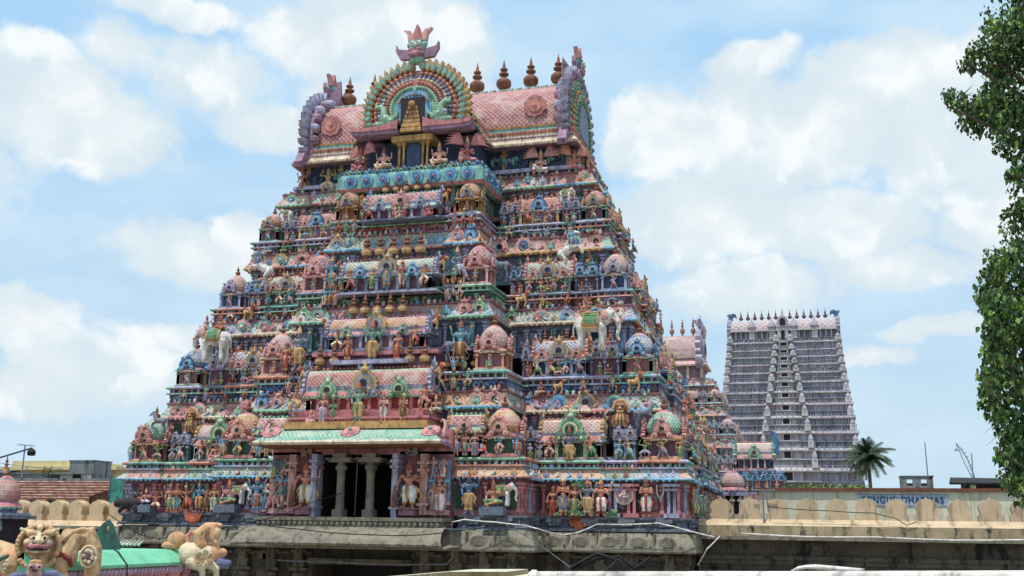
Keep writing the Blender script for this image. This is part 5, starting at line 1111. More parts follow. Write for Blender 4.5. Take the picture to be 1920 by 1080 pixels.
    # town haze-blurred roofs and trees between the temple courts
def merlon(w, h, t, zb):
    """ogee-headed battlement on a square block"""
    o = [(-w*.55,0),(w*.55,0),(w*.55,h*.26),(w*.45,h*.28)]
    for i in range(14): a = -.5+(1.5+.5)*i/13; o.append((w*.5*math.cos(a), h*.57+h*.35*math.sin(a)))
    o += [(0,h*.985)]; o += [(-x, z) for x, z in o[2:-1][::-1]]
    return o
def battlement(name, label, x0, x1, pitch, w, h, t, z0, first, WALLP=WALLP):
    r = thing(name, label, 'wall', (x0,2,-7)); mb = MB(); L = x1-x0
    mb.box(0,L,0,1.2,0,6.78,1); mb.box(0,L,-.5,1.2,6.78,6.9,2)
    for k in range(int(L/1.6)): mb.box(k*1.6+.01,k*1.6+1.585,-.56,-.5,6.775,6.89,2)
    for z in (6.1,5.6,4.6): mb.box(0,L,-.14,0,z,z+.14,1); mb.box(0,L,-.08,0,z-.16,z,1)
    mb.build('wall_body', [WALLP,DARKW,STN], r)
    mb = MB(); a = [(0,-.25,6.9),(L,-.25,6.9),(L,-.25,7.26+z0),(0,-.25,7.26+z0)]; mb.add(a, [(0,1,2,3)], 0)
    mb.add([(0,-.25,7.26+z0),(L,-.25,7.26+z0),(L,0,7.48+z0),(0,0,7.48+z0)], [(0,1,2,3)], 1); mb.box(0,L,0,t+.1,6.9,7.48+z0,1); mb.add([(0,-.25,6.9),(0,-.25,7.26+z0),(0,0,7.48+z0),(0,0,6.9)],[(3,2,1,0)],1)
    mb.build('ledge', [LEDGE, WALLP], r)
    o = merlon(w, h, t, 0); me = MB().prism(o, 0, t, 0).mesh('merlon', [WALLP])
    R_ = random.Random(int(L)); x = first-x0; d = abs(pitch)
    while x > .4: x -= d
    x += d
    while x < L-.3:
        c = bpy.data.objects.new('merlon', me); C.objects.link(c); c.parent = r; c.location = (x+R_.uniform(-.02,.02), .0, 7.47+z0); c.scale = (R_.uniform(.96,1.04), 1, R_.uniform(.96,1.03)); c.rotation_euler.y = R_.uniform(-.012,.012); x += d
    return r
def prakara():
    battlement('battlement_wall', 'long battlemented wall with blackish lower face running right from the tower', 11.3, 55, .985, .70, .80, .32, 0, 14.05, paint('aged_tan_wall', (200,176,144), var=.14, scale=1.3, stain=.35, stc=(80,68,54), bump=.3))
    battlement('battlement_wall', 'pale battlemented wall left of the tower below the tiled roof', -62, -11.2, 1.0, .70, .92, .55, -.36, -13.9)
def rooftops():
    CON = paint('weathered_concrete', (128,130,130), var=.3, scale=.9, stain=.6, stc=(40,42,46)); YEL = paint('pale_yellow_wall', (216,200,150), var=.1, scale=.6, stain=.2, stc=(130,118,96)); CRM = paint('cream_wall', (228,224,198), var=.1, scale=.8, stain=.25, stc=(140,128,104))
    TIL = lattice('clay_tiles', (178,112,84), (150,88,66), (70,44,36), k=2.2, lw=.36); REDB = paint('red_brown_band', (128,76,62)); TURQ = paint('turquoise_sheet', (70,150,130)); TARP = paint('blue_tarpaulin', (70,110,190), stain=.1); DRK = P['black']
    # cream building with the blue sign
    b = thing('cream_building', 'long cream building behind the battlements with blue lettered sign and red-brown parapet', 'building', (12.7,16,-7))
    mb = MB(); mb.box(0,40,0,10,0,8.98,0); mb.build('wall', [CRM], b)
    mb = MB(); mb.box(-.1,40,-.12,10,8.98,9.12,0); mb.build('parapet_band', [REDB], b)
    mb = MB(); mb.box(4.5,8.5,-.02,0,8.33,8.82,0); mb.box(4.5,8.5,-.03,-.02,8.815,8.84,1); mb.box(4.5,8.5,-.03,-.02,8.31,8.335,1); mb.build('sign_board', [paint('pale_blue_board', (176,192,208), stain=.15), 'slate'], b)
    cu = bpy.data.curves.new('sign_lettering', 'FONT'); cu.body = 'RENGUR DHARMAS'; cu.size = .36; cu.extrude = .004; cu.offset = .008; cu.space_character = 1.1; cu.align_x = 'CENTER'
    to = bpy.data.objects.new('sign_lettering_curve', cu); C.objects.link(to); me = bpy.data.meshes.new_from_object(to.evaluated_get(bpy.context.evaluated_depsgraph_get())); bpy.data.objects.remove(to)
    me.materials.clear(); me.materials.append(paint('navy_letters', (44,70,112), stain=.1, bump=0))
    o = bpy.data.objects.new('sign_lettering', me); C.objects.link(o); o.parent = b; o.rotation_euler = (PI/2,0,0); o.location = (6.5,-.035,8.44); o.scale = (1.04,1.15,1)
    mb = MB()
    for k in range(14): mb.box(.7+k*2.9,.74+k*2.9,-.01,0,6.5,8.98,0)
    mb.build('wall_joint', [paint('drip_stain', (176,166,136))], b)
    # small concrete hut with two openings, mast behind
    h = thing('concrete_hut', 'small grey concrete rooftop hut with two square openings', 'hut', (20.2,30,2.4)); mb = MB()
    for x0, x1 in ((0,.3),(.62,1.08),(1.4,1.75)): mb.box(x0,x1,0,.15,.42,.78,0)
    mb.box(0,1.75,0,.15,0,.42,0); mb.box(0,1.75,0,.15,.78,.95,0); mb.box(-.05,1.8,-.05,1.6,.95,1.0,0); mb.box(0,.12,.15,1.5,0,.95,0); mb.box(1.63,1.75,.15,1.5,0,.95,0); mb.box(.12,1.63,1.35,1.5,0,.62,0); mb.build('wall', [CON], h)
    mb = MB(); mb.tube([(0,0,0),(-.05,0,2.9)], [.04,.025], 6); tag(mb.build('mast', ['grey'], loc=(21.75,30.6,2.5)), 'thin grey mast standing behind the concrete hut', 'mast')
    s = thing('sheet_roof_shed', 'low shed with dark sheet roof on the right behind the cream building', 'shed', (22.6,28,1.6)); mb = MB()
    mb.add([(0,0,1.32),(9,0,1.1),(9,3,1.1),(.4,3,1.75),(9,3,1.6)], [(0,1,4,3)], 0); mb.add([(0,0,1.26),(9,0,1.04),(9,3,1.54),(.4,3,1.69)], [(3,2,1,0)], 0); mb.box(0,9,-.02,.02,1.2,1.3,0); mb.build('roof', ['black'], s); mb = MB(); mb.box(.9,9,.3,2.6,-2,1.3,0); mb.build('shed_wall', ['dark'], s)
    mb = MB(); [mb.box(x,x+.3,.2,.5,-2,1.25,0) for x in (1.1,4,7)]; mb.build('pier', [CRM], s)
    mb = MB(); tp = Vector((-.75,0,2.7)); 
    for a in (-.09,.09): mb.tube([(a*.5,0,0),(a+.0,0,.8),(a*1.4-.35,0,1.8),tuple(tp)], .022, 5)
    for i in range(9): u = i/9; mb.tube([(-.09-.6*u*u,0,.5+2*u),(.09-.55*u*u,0,.62+2*u)], .014, 4); mb.tube([(.09-.6*u*u,0,.5+2*u),(-.09-.6*u*u,0,.7+2*u)], .014, 4)
    mb.tube([(0,0,.6),(.02,0,2.1)], .03, 5); mb.tube([tuple(tp),(-.78,0,2.35)], .012, 4); mb.lathe([(.14,-.1),(.03,.04),(.01,.06)], 8, 0, T(-.78,0,2.35)); tag(mb.build('lattice_lamp_mast', ['grey'], loc=(24.0,29,2.5)), 'slender lattice mast leaning left with a small hanging lamp', 'lamp mast')
    # left: tiled roof, turquoise sheet, concrete tank room, yellow house, grey wall with tarpaulin, ladder
    t = thing('tiled_roof_house', 'low house with weathered clay tile roof behind the left battlements', 'house', (-30,9,-7)); mb = MB(); x1 = at(206,920,9).x+30
    mb.add([(-12,-1.5,8.1),(x1,-1.5,8.1),(x1,2.2,9.15),(-12,2.2,9.15)], [(0,1,2,3)], 0, None, [[(0,0),(22.6,0),(22.6,3.85),(0,3.85)]])
    for k in range(7):
        y = -1.5+3.7*k/7; z = 8.1+1.05*k/7; mb.add([(-12,y-.02,z+.1),(x1,y-.02,z+.1),(x1,y+.4,z+.17),(-12,y+.4,z+.17)], [(0,1,2,3)], 0, None, [[(0,k*.5),(22.6,k*.5),(22.6,k*.5+.5),(0,k*.5+.5)]]); mb.add([(-12,y-.02,z),(x1,y-.02,z),(x1,y-.02,z+.1),(-12,y-.02,z+.1)], [(0,1,2,3)], 1)
    mb.add([(x1+.02,-1.55,7.9),(x1+.02,2.3,7.9),(x1+.02,2.3,9.3),(x1+.02,-1.55,8.28)], [(0,1,2,3)], 1); mb.build('roof', [TIL, 'brown'], t); mb = MB(); mb.box(-12,x1-.1,-1.0,6,0,8.0,0); mb.box(-12,x1+4,2.2,2.6,8.2,9.32,1); mb.build('wall', [CRM, CON], t)
    mb = MB(); mb.box(0,1.4,0,.05,0,1.3,0); mb.box(-.08,0,-.04,.08,-.5,1.4,1); o = mb.build('turquoise_panel', [TURQ, 'grey'], loc=(at(206,920,8.2).x,8.2,.9)); o.scale = (.55,1,1); tag(o, 'turquoise sheet panel at the right end of the tiled roof', 'panel')
    t = thing('concrete_tank_room', 'stained grey concrete rooftop room with two black openings', 'rooftop room', (-33.6,25,-6.8)); mb = MB()
    rq = ray(210,862); dq = (-31.62-CAM_P.x)/rq.x*rq.y+CAM_P.y-25; mb.box(0,1.98,0,dq,9.0,10.92,0); mb.box(-.05,2.03,-.05,dq+.05,10.92,11.0,0); mb.box(-.6,1.98,-.9,0,10.02,10.1,0); mb.box(-3,8,-.6,4,0,9.2,0); mb.box(-3,8,-.75,-.6,9.1,9.24,0); mb.build('wall', [CON], t)
    mb = MB(); mb.box(-.3,1.9,-.5,-.02,9.2,10.02,0); mb.build('white_front', ['white'], t)
    mb = MB(); mb.box(.75,1.4,-.53,-.5,9.2,9.98,0); mb.build('doorway', ['black'], t); mb = MB(); mb.box(-.1,.5,-.53,-.5,9.2,9.6,0); mb.build('opening', ['black'], t)
    mb = MB(); 
    for x in (0,.55): mb.tube([(x,0,0),(x+.5,.1,1.25)], .03, 5)
    for i in range(4): mb.tube([(.1+.12*i,.02,.2+.28*i),(.65+.12*i,.02,.2+.28*i)], .025, 5)
    tag(mb.build('ladder', ['black'], loc=(-35.3,24,2.5)), 'dark metal ladder leaning by the concrete room', 'ladder')
    t = thing('yellow_house', 'pale yellow flat-roofed house left of the concrete room', 'house', (-47,32,-7)); mb = MB(); mb.box(0,12,0,6,0,10.9,0); mb.box(-.6,12.6,-.8,6,10.9,11.15,0); mb.box(3,9,-.4,5,11.15,11.6,0); mb.build('wall', [YEL], t)
    mb = MB(); mb.box(2,3,-.02,0,9.6,10.5,0); mb.box(6,7,-.02,0,9.6,10.5,0); mb.build('window', ['dark'], t)
    t = thing('grey_parapet_house', 'mould-stained grey parapet wall with a blue tarpaulin over one end', 'house', (-44,22,-7)); mb = MB(); mb.box(0,9.8,0,4,0,10.1,0); mb.box(0,9.85,-.1,4.1,10.1,10.2,0); mb.build('wall', [CON], t)
    mb = MB(); mb.add([(2.2,-.2,10.25),(8.6,-.2,10.3),(3.0,-.7,9.5),(2.2,1.5,10.25),(8.6,1.5,10.3)], [(0,2,1),(0,1,4,3)], 0); mb.build('tarpaulin', [TARP], t)
    # street lamp on a long arm and an aerial
    p0, p1 = at(-60,876,10), at(60,840,10); mb = MB(); mb.tube([(p0.x,10,-7),(p0.x,10,p0.z)], .08, 8); mb.tube([tuple(p0),tuple(p1)], .045, 6); lamp = mb.build('street_lamp', ['navy'], None); tag(lamp, 'street lamp with bell-shaped shade on a long sloping arm', 'street lamp')
    mb = MB(); mb.lathe([(.16,-.22),(.2,-.18),(.22,-.02),(.14,.1),(.05,.16)], 12); mb.build('lamp_shade', ['black'], lamp, loc=(p1.x,10,p1.z-.18))
    p = at(43,872,14); mb = MB(); mb.tube([(0,0,-1),(0,0,1.15)], .04, 6); mb.tube([(-.5,0,1.2),(.6,0,1.05)], .02, 4); [mb.tube([(x,-.25,1.12),(x,.25,1.12)], .012, 4) for x in (-.4,-.1,.2,.5)]; tag(mb.build('television_aerial', ['slate'], loc=p), 'television aerial on a thin pole above the grey parapet', 'aerial')
def shrine_left():
    s = thing('domed_shrine', 'small painted shrine with pink scaled dome at the left edge', 'shrine', (-9.95,-8,-7)); s.scale = (.68,.68,.975); t = Tower(s, 21)
    mb = MB(); mb.box(-1.5,1.0,-1,1.2,0,6.2,0); mb.box(-1.6,1.1,-1.1,1.3,6.2,6.35,1); mb.box(-1.2,.75,-.8,1,6.35,7.3,2); mb.box(-1.5,1.0,-1.05,1.25,7.3,7.42,3); mb.box(-1.3,.8,-.9,1.1,7.42,7.5,1)
    for x in (-1.1,-.4,.1,.65): mb.box(x-.06,x+.06,-.92,-.8,6.35,7.3,3)
    mb.build('wall', ['maroon','lav','dark','grey'], s)
    me = dome_me(1.25, .95, 'pink', 16, 'teal'); o = bpy.data.objects.new('dome_roof', me); C.objects.link(o); o.parent = s; o.location = (0.1,0,7.72)
    o = FIN.copy(); C.objects.link(o); o.parent = s; o.location = (0.0,0,8.62); o.scale = (.6,.6,.7)
    mb = MB(); mb.lathe([(.62,0),(.62,.24)], 12, 0); mb.build('dome_neck', ['slate'], s, loc=(.1,0,7.5)); t.hg('green', .0, -.85, 7.55, .33); t.hg('slate', .55, -.8, 6.95, .25); t.hg('lav', .3, -1.1, 6.3, .45)
    t.row(-1.3, .9, -1.0, 6.36, 4, .8, ('stand4','woman','dance'))
def foreground():
    R = random.Random(8)
    CRO = paint('ochre_cream_stucco', (200,164,122), var=.3, scale=5, stain=.3, stc=(96,72,50)); CRE = paint('cream_stucco', (222,204,170), var=.15, scale=5, stain=.3, stc=(110,90,66)); ORG = paint('orange_stucco', (204,156,116), var=.2, scale=5, stain=.2); DGR = paint('olive_shadow_paint', (120,112,84), var=.2); PNK = paint('lip_pink', (176,112,118)); MNT = paint('mint_slab_paint', (120,196,158), var=.1, scale=2, stain=.16, stc=(90,120,100)); LIL = paint('lilac_petals', (196,168,190), stain=.3); TLG = paint('dark_teal_paint', (56,92,88)); SLT = paint('slate_cloth', (104,110,140))
    # small shrine roof
    s = thing('shrine_roof', 'mint green roof slab with lilac petal cornice in the near left corner', 'shrine roof', (0,0,0)); y0, y1 = -23.4, -19.2
    mb = MB(); mb.box(1.2,4.0,y0,y1,-.6,-.43,0); mb.add([(4.0,y0,-.43),(4.28,y0,-.64),(4.28,y1,-.64),(4.0,y1,-.43)], [(0,1,2,3)], 0); mb.add([(1.2,y0,-.43),(1.0,y0,-.64),(4.28,y0,-.64),(4.0,y0,-.43)], [(0,1,2,3)], 0); mb.box(1.0,4.28,y0,y1,-.69,-.64,0); mb.build('roof_slab', [MNT], s)
    mb = MB(); mb.box(1.1,4.2,y0+.05,y1-.05,-.98,-.69,0)
    for i in range(40):
        y = y0+.1+(y1-y0-.2)*i/39; mb.ball((4.2,y,-.77), (.05,.055,.07), 1, None, 7, 4); mb.ball((4.235,y,-.79), (.03,.02,.035), 0, None, 5, 3)
    mb.box(1.05,4.25,y0,y1,-.98,-.93,2); mb.build('petal_cornice', ['rose', LIL, 'pink'], s)
    mb = MB(); mb.box(1.3,4.05,y0+.2,y1-.2,-7,-.98,0); mb.build('shrine_wall', ['navy'], s)
    mb = MB(); pts = [(3.95,-21.2,-.41),(4.05,-21.22,-.44),(4.3,-21.3,-.64),(4.33,-21.3,-.9),(4.33,-21.3,-1.6)]; mb.tube(pts, .012, 6); tag(mb.build('black_cable', ['black']), 'black cable draped over the mint green slab', 'cable')
    # ridge ornament behind the slab: dark teal leaf with ochre bud, white spikes
    p = at(200,1030,-20.6); dd = (p-CAM_P).dot(FW)/CAM_F
    def loc(px, py, px0, py0): return ((px-px0)*dd, -(py-py0)*dd)
    o = [loc(a,b,200,1030) for a, b in ((167,1030),(168,1010),(180,998),(190,982),(200,975),(208,985),(214,1000),(222,1018),(224,1030))]
    oo = MB().prism(o[::-1], -.12, .1, 0); rr = oo.ball((0,-.05,.42*dd*100*.0+.36), (.09,.08,.1), 1).build('leaf_ornament', [TLG, ORG], None, loc=p, rz=.55); tag(rr, 'dark teal leaf-shaped roof ornament with ochre tip behind the slab', 'roof ornament')
    mb = MB(); [mb.tube([(.07*i,0,0),(.07*i+.1,0,.09)], [.03,.004], 6) for i in range(6)]; q = at(222,1022,-20.2); tag(mb.build('white_spikes', ['white'], loc=q, rz=YAW), 'row of small white leaf spikes beside the teal ornament', 'spikes')
    # lion-faced guardian, frontal to the camera side
    c = at(72,1030,-23.2); k = (c-CAM_P).dot(FW)/CAM_F
    def L(px, py, y=0.0): return ((px-72)*k, y, -(py-1030)*k)
    def r_(a): return a*k
    pr = [('b', L(72,1025,.1), (r_(48),r_(34),r_(44)), 0), ('b', L(72,1052,.0), (r_(26),r_(26),r_(26)), 0),
      ('b', L(57,1000,-.2), (r_(13),r_(16),r_(8)), 0), ('b', L(89,1000,-.2), (r_(13),r_(16),r_(8)), 0), ('b', L(60,1008,-.29), (r_(7),r_(6),r_(4.5)), 1), ('b', L(86,1008,-.29), (r_(7),r_(6),r_(4.5)), 1), ('b', L(62,1008,-.335), (r_(3),r_(3),r_(3)), 3), ('b', L(84,1008,-.335), (r_(3),r_(3),r_(3)), 3),
      ('t', [L(72,998,-.25),L(73,1014,-.34)], [r_(4),r_(6)], 1), ('b', L(66,1015,-.33), (r_(5),r_(4),r_(4)), 1), ('b', L(79,1015,-.33), (r_(5),r_(4),r_(4)), 1), ('b', L(72,988,-.22), (r_(7),r_(8),r_(7)), 1),
      ('b', L(54,1018,-.22), (r_(13),r_(14),r_(9)), 2), ('b', L(90,1018,-.22), (r_(13),r_(14),r_(9)), 2),
      ('t', [L(46,1023,-.25),L(58,1027,-.33),L(72,1024,-.36),L(86,1027,-.33),L(98,1023,-.25)], [r_(4),r_(5),r_(4),r_(5),r_(4)], 4), ('b', L(72,1030,-.28), (r_(22),r_(12),r_(5)), 3), ('t', [L(50,1034,-.24),L(72,1037,-.31),L(94,1034,-.24)], r_(4), 2)]
    for i in range(30):
        a = 2*PI*i/30; x, z = 72+42*math.cos(a), 1024-40*math.sin(a)+ (8 if math.sin(a) < -.5 else 0)
        pr.append(('b', L(x,z,-.12), (r_(6.5),r_(8),r_(6.5)), 0))
    for i in range(9):
        for sg in (-1, 1): pr.append(('b', L(72+sg*(12+i*3.2), 1000-i*1.2+ (i%2), -.22), r_(3.6), 1))
    root = src('lion_faced_guardian', clay('lion_faced_guardian', pr, .012, [CRO, CRE, paint('cheek_cream', (206,178,152)), P['dark'], PNK])); C.objects.link(root); root.location = c+Vector((0,0,.02)); root.rotation_euler.z = .64; root.scale = (.84,.9,.88)
    tag(root, 'ochre lion-faced guardian head with bulging eyes and wide grin, bottom left', 'sculpture')
    pr = [('t', [L(112,1062,.1),L(130,1010,.35),L(155,1008,.4),L(168,1035,.35),L(172,1080,.3)], [r_(20),r_(24),r_(24),r_(20),r_(16)], 0), ('b', L(120,1045,.2), (r_(24),r_(20),r_(26)), 2), ('t', [L(28,1062,.1),L(12,1045,.3),L(-20,1030,.4),L(-40,1070,.4)], [r_(24),r_(26),r_(26),r_(20)], 0), ('b', L(30,1052,.1), (r_(26),r_(20),r_(22)), 2), ('b', L(72,1085,.15), (r_(60),r_(26),r_(30)), 1)]
    b = clay('guardian_body', pr, .016, [CRO, CRE, ORG]); o = bpy.data.objects.new('guardian_body', b); C.objects.link(o); o.parent = root; o.scale = (1/.86,1/.9,1/.9)
    mb = MB(); mb.tube([L(113,1018,.1),L(128,1000,.2),L(148,994,.25),L(166,1000,.3),L(176,1018,.3)], [r_(4),r_(5),r_(5),r_(4.5),r_(3)], 8, 0)
    for cx, cy, R_ in ((162,1046,20),(22,1062,15)):
        e = [L(cx+R_*.75*math.cos(a), cy-R_*math.sin(a), -.02 if cx < 72 else .12) for a in [2*PI*i/22 for i in range(23)]]; mb.tube(e, r_(2.4), 6, 1)
        mb.ball(L(cx,cy,.0 if cx < 72 else .16), (r_(R_*.6),r_(6),r_(R_*.8)), 2)
        for i in range(9): mb.ball(L(cx+R(0) if 0 else cx+R_*.4*math.cos(i), cy-R_*.55*math.sin(i), -.04 if cx < 72 else .08), r_(4), 1, None, 6, 4)
    mb.tube([L(104,1040,.0),L(118,1043,-.02),L(130,1052,.0),L(134,1066,0)], [r_(4),r_(5),r_(5),r_(3)], 8, 3); mb.tube([L(-5,1062,-.05),L(8,1050,-.05),L(22,1044,-.02)], [r_(6),r_(4),r_(3)], 8, 4)
    mb.build('harness', [CRO, CRE, 'plum', 'red', 'dgreen'], root, True).scale = (1/.86,1/.9,1/.9)
    # small seated figure below the chin
    m_ = [('b', L(72,1074,-.3), (r_(15),r_(13),r_(14)), 0), ('b', L(72,1060,-.34), (r_(13),r_(11),r_(10)), 0), ('b', L(66,1060,-.41), (r_(2.5),r_(2),r_(2)), 1), ('b', L(79,1060,-.41), (r_(2.5),r_(2),r_(2)), 1), ('b', L(72,1066,-.41), (r_(5),r_(2.5),r_(1.6)), 1), ('b', L(72,1052,-.33), (r_(12),r_(10),r_(5)), 2), ('t', [L(58,1076,-.28),L(40,1078,-.3),L(28,1084,-.3)], [r_(8),r_(9),r_(8)], 3), ('t', [L(86,1074,-.28),L(106,1074,-.3),L(118,1084,-.3)], [r_(8),r_(9),r_(8)], 3)]
    o = bpy.data.objects.new('seated_dwarf', clay('seated_dwarf', m_, .01, ['pink','dark','gold',SLT])); C.objects.link(o); o.location = c; o.rotation_euler.z = .64; tag(o, 'small pink crowned dwarf figure below the lion face chin', 'sculpture')
    # lion-horse at the far corner of the slab
    c2 = at(378,1035,-19.5); k2 = (c2-CAM_P).dot(FW)/CAM_F
    def H(px, py, y=0.0): return ((px-378)*k2, y, -(py-1035)*k2)
    q = lambda a: a*k2
    pr = [('b', H(362,1040,0), (q(24),q(19),q(22)), 0), ('b', H(352,1035,.02), (q(16),q(17),q(17)), 0), ('b', H(388,1042,0), (q(20),q(18),q(20)), 0), ('b', H(400,1040,-.02), (q(14),q(14),q(18)), 1),
      ('t', [H(345,1045,.1),H(337,1062,.1),H(332,1082,.1)], [q(9),q(6),q(6)], 0), ('t', [H(362,1054,-.12),H(382,1066,-.14),H(384,1084,-.14)], [q(11),q(7),q(5)], 0), ('t', [H(392,1055,-.1),H(407,1066,-.12),H(409,1084,-.12)], [q(10),q(7),q(5)], 0),
      ('t', [H(376,1022,0),H(372,1002,0),H(386,990,0),H(404,986,0)], [q(14),q(13),q(11),q(6)], 1), ('t', [H(395,992,-.02),H(397,1010,-.05),H(408,1032,-.04)], [q(8),q(7),q(5)], 1), ('b', H(403,1002,-.04), (q(8),q(10),q(12)), 2), ('b', H(409,986,-.03), (q(4),q(5),q(4)), 2), ('b', H(408,995,-.06), (q(3.5),q(4),q(3)), 2), ('b', H(403,1017,-.05), (q(5),q(8),q(7)), 2),
      ('t', [H(352,1018,.05),H(350,1005,.05),H(356,999,.05),H(364,1006,.05)], [q(5),q(4.5),q(4.5),q(3)], 3), ('b', H(330,1014,.25), (q(18),q(10),q(16)), 1), ('b', H(322,1024,.25), (q(20),q(9),q(8)), 1),
      ('b', H(414,1036,-.02), (q(11),q(9),q(9)), 1), ('t', [H(410,1055,-.02),H(426,1056,-.02)], [q(13),q(8)], 4), ('t', [H(426,1060,-.02),H(431,1053,-.02)], [q(5),q(3)], 5)]
    root = src('lion_horse_sculpture', clay('lion_horse_sculpture', pr, .0125, [CRE, ORG, CRO, 'salmon', SLT, 'pink'])); C.objects.link(root); root.location = c2; root.rotation_euler.z = .5
    tag(root, 'cream and orange rearing lion-horse sculpture at the right end of the mint slab', 'sculpture')
    mb = MB()
    for cx, cy, R_ in ((376,1047,12),(396,1046,9),(378,1003,6)):
        e = [H(cx+R_*.6*math.cos(a), cy-R_*math.sin(a), -.215) for a in [2*PI*i/18 for i in range(19)]]; mb.tube(e, q(1.4), 6, 0)
        for i in range(7): mb.ball(H(cx+R_*.3*math.cos(i*1.3), cy-R_*.6*math.sin(i*1.3), -.2), q(2.2), i % 2, None, 6, 4)
    mb.build('scroll_ornament', [CRO, 'cream'], root)
    # white roof parapet and pipe at the foot of the picture
    mb = MB(); a = at(700,1083,-31.5); b = at(890,1067,-30.2); c_ = at(990,1067,-30.2); d = at(2300,1082,-32.5)
    for (p, n_) in (((a, b), 0), ((b, c_), 0), ((c_, d), 1)):
        u, v = p; w_ = Vector((0,-.5,0)); z = Vector((0,0,-6))
        dz = Vector((0,0,-.03)) if n_ else Vector((0,0,0))
        mb.add([u+dz, v+dz, v+dz+w_, u+dz+w_, u+z, v+z], [(0,3,2,1),(0,1,5,4)], 0)
    tag(mb.build('roof_parapet', [paint('cream_parapet', (214,206,184), var=.1, scale=3, stain=.3, stc=(120,110,90))]), 'cream painted roof parapet along the bottom edge', 'parapet')
    mb = MB(); mb.tube([at(995,1080,-30.7),at(1500,1082,-31.6),at(2300,1083,-32.6)], .028, 10); mb.lathe([(.036,0),(.036,.03)], 10, 0, T(*at(997,1080,-30.7)) @ RY(PI/2)); tag(mb.build('white_pipe', ['white'], None, True), 'straight white plastic pipe lying along the roof parapet', 'pipe')
    mb = MB(); mb.tube([at(1480,1080,-30),at(1486,1071,-30),at(1498,1065,-30),at(1512,1063,-30),at(1530,1063,-30),at(1575,1067,-30),at(1621,1071,-30)], [.008,.01,.011,.012,.015,.016,.016], 8); tag(mb.build('bent_pipe', ['white'], None, True), 'short white pipe with a bent end above the parapet', 'pipe')
def cable_lines():
    def cab(pts, r, mat, name, label, cat='cable'):
        P3 = [at(a, b, y) for a, b, y in pts]; mb = MB(); out = []
        for i, p in enumerate(P3[:-1]):
            q = P3[i+1]; n = 6
            for j in range(n): u = j/n; s_ = math.sin(PI*u)*(q-p).length*.012; out.append(p+(q-p)*u-Vector((0,0,s_)))
        out.append(P3[-1]); mb.tube(out, r, 6); tag(mb.build(name, [mat], None, True), label, cat)
    cab([(848,979,-3.2),(870,974,-3),(930,979,-2.8),(985,985,-2.8),(1010,992,-2.8),(1055,1003,-1.2),(1085,998,-.8),(1120,983,-.8),(1235,981,-.8),(1262,987,-.8),(1340,1007,-.4)], .022, 'white', 'white_conduit', 'white plastic conduit zigzagging across the stone base', 'conduit')
    cab([(478,982,-4.6),(560,992,-4.7),(700,1003,-4.8),(790,1003,-4.8),(850,996,-4.5),(930,985,-3),(1010,993,-3)], .018, 'black', 'black_cable', 'thin black cable sagging across the stone awning')
    cab([(205,965,-1),(262,1002,-1),(300,1010,-1)], .018, 'black', 'black_cable', 'black cable slanting down the left corner of the stone base')
    cab([(300,1010,-4.5),(520,968,-5),(590,940,-3),(640,925,-3)], .014, 'black', 'black_cable', 'black cable rising from the left base to the porch')
    cab([(950,985,-2.8),(1000,1012,-2.7),(1040,1042,-2.6),(1100,1085,-2.6)], .018, 'grey', 'grey_cable', 'grey cable dropping from the conduit down the stone wall')
    cab([(1060,1004,-.7),(1130,990,-.7),(1200,985,-.7),(1250,990,-.7)], .015, 'black', 'black_cable', 'short black cable hung beside the white conduit')
    cab([(847,981,-3.1),(846,1010,-3.1),(848,1045,-3.1),(838,1058,-3.1),(600,1052,-3.4),(520,1050,-3.4)], .022, 'grey', 'grey_pipe', 'thin grey pipe running down beside the awning and left over the gateway', 'pipe')
    cab([(1390,1000,1.2),(1640,1007,1.2),(1930,1012,1.2),(2200,1016,1.2)], .026, 'white', 'white_conduit', 'white conduit lying along the coping of the right wall', 'conduit')
    cab([(1350,1005,.8),(1325,1030,.5),(1308,1060,.3)], .022, 'white', 'white_cable', 'white cable hanging down the right corner of the stone base')
    cab([(1440,950,1.7),(1560,958,1.7),(1640,962,1.7),(1680,972,1.7),(1700,985,1.7),(1720,978,1.7)], .014, 'black', 'black_cable', 'thin black cable looped along the right battlements')
    cab([(0,868,8),(50,874,10),(120,880,12)], .012, 'navy', 'black_cable', 'thin wire stretched left of the tiled roof')
    # tangled black cable over the parapet
    r = random.Random(2); mb = MB(); c = at(1125,1062,-30.3)
    for k in range(7):
        ph = r.uniform(-.05,.05); mb.tube([(-.28+ph,0,-.16),(-.18,0,-.02+ph*.3),(-.02,.02*k,.06+ph*.4),(.12,0,.05-ph*.3),(.22,0,-.01),(.3+ph,0,-.06+.02*k)], .009, 6)
    for k in range(5): mb.tube([(-.2+.03*k,-.05,-.12),(-.05+.03*k,-.06,-.05+.01*k),(.1,-.05,.0+.012*k),(.2,-.04,-.03)], .01, 6)
    tag(mb.build('cable_tangle', ['black'], None, True, loc=c, rz=YAW), 'tangle of black cables draped over the roof parapet', 'cable')
    # crossbar pole on the battlements
    p = at(1432,965,1.85); mb = MB(); mb.tube([(0,0,-.75),(0,0,.85)], .03, 6); mb.tube([(-.42,0,.84),(.42,0,.84)], .025, 6); mb.tube([(.16,0,.1),(.12,0,.84)], .02, 5); tag(mb.build('crossbar_pole', ['grey'], loc=p), 'thin iron pole with crossbar fixed to the right battlements', 'pole')
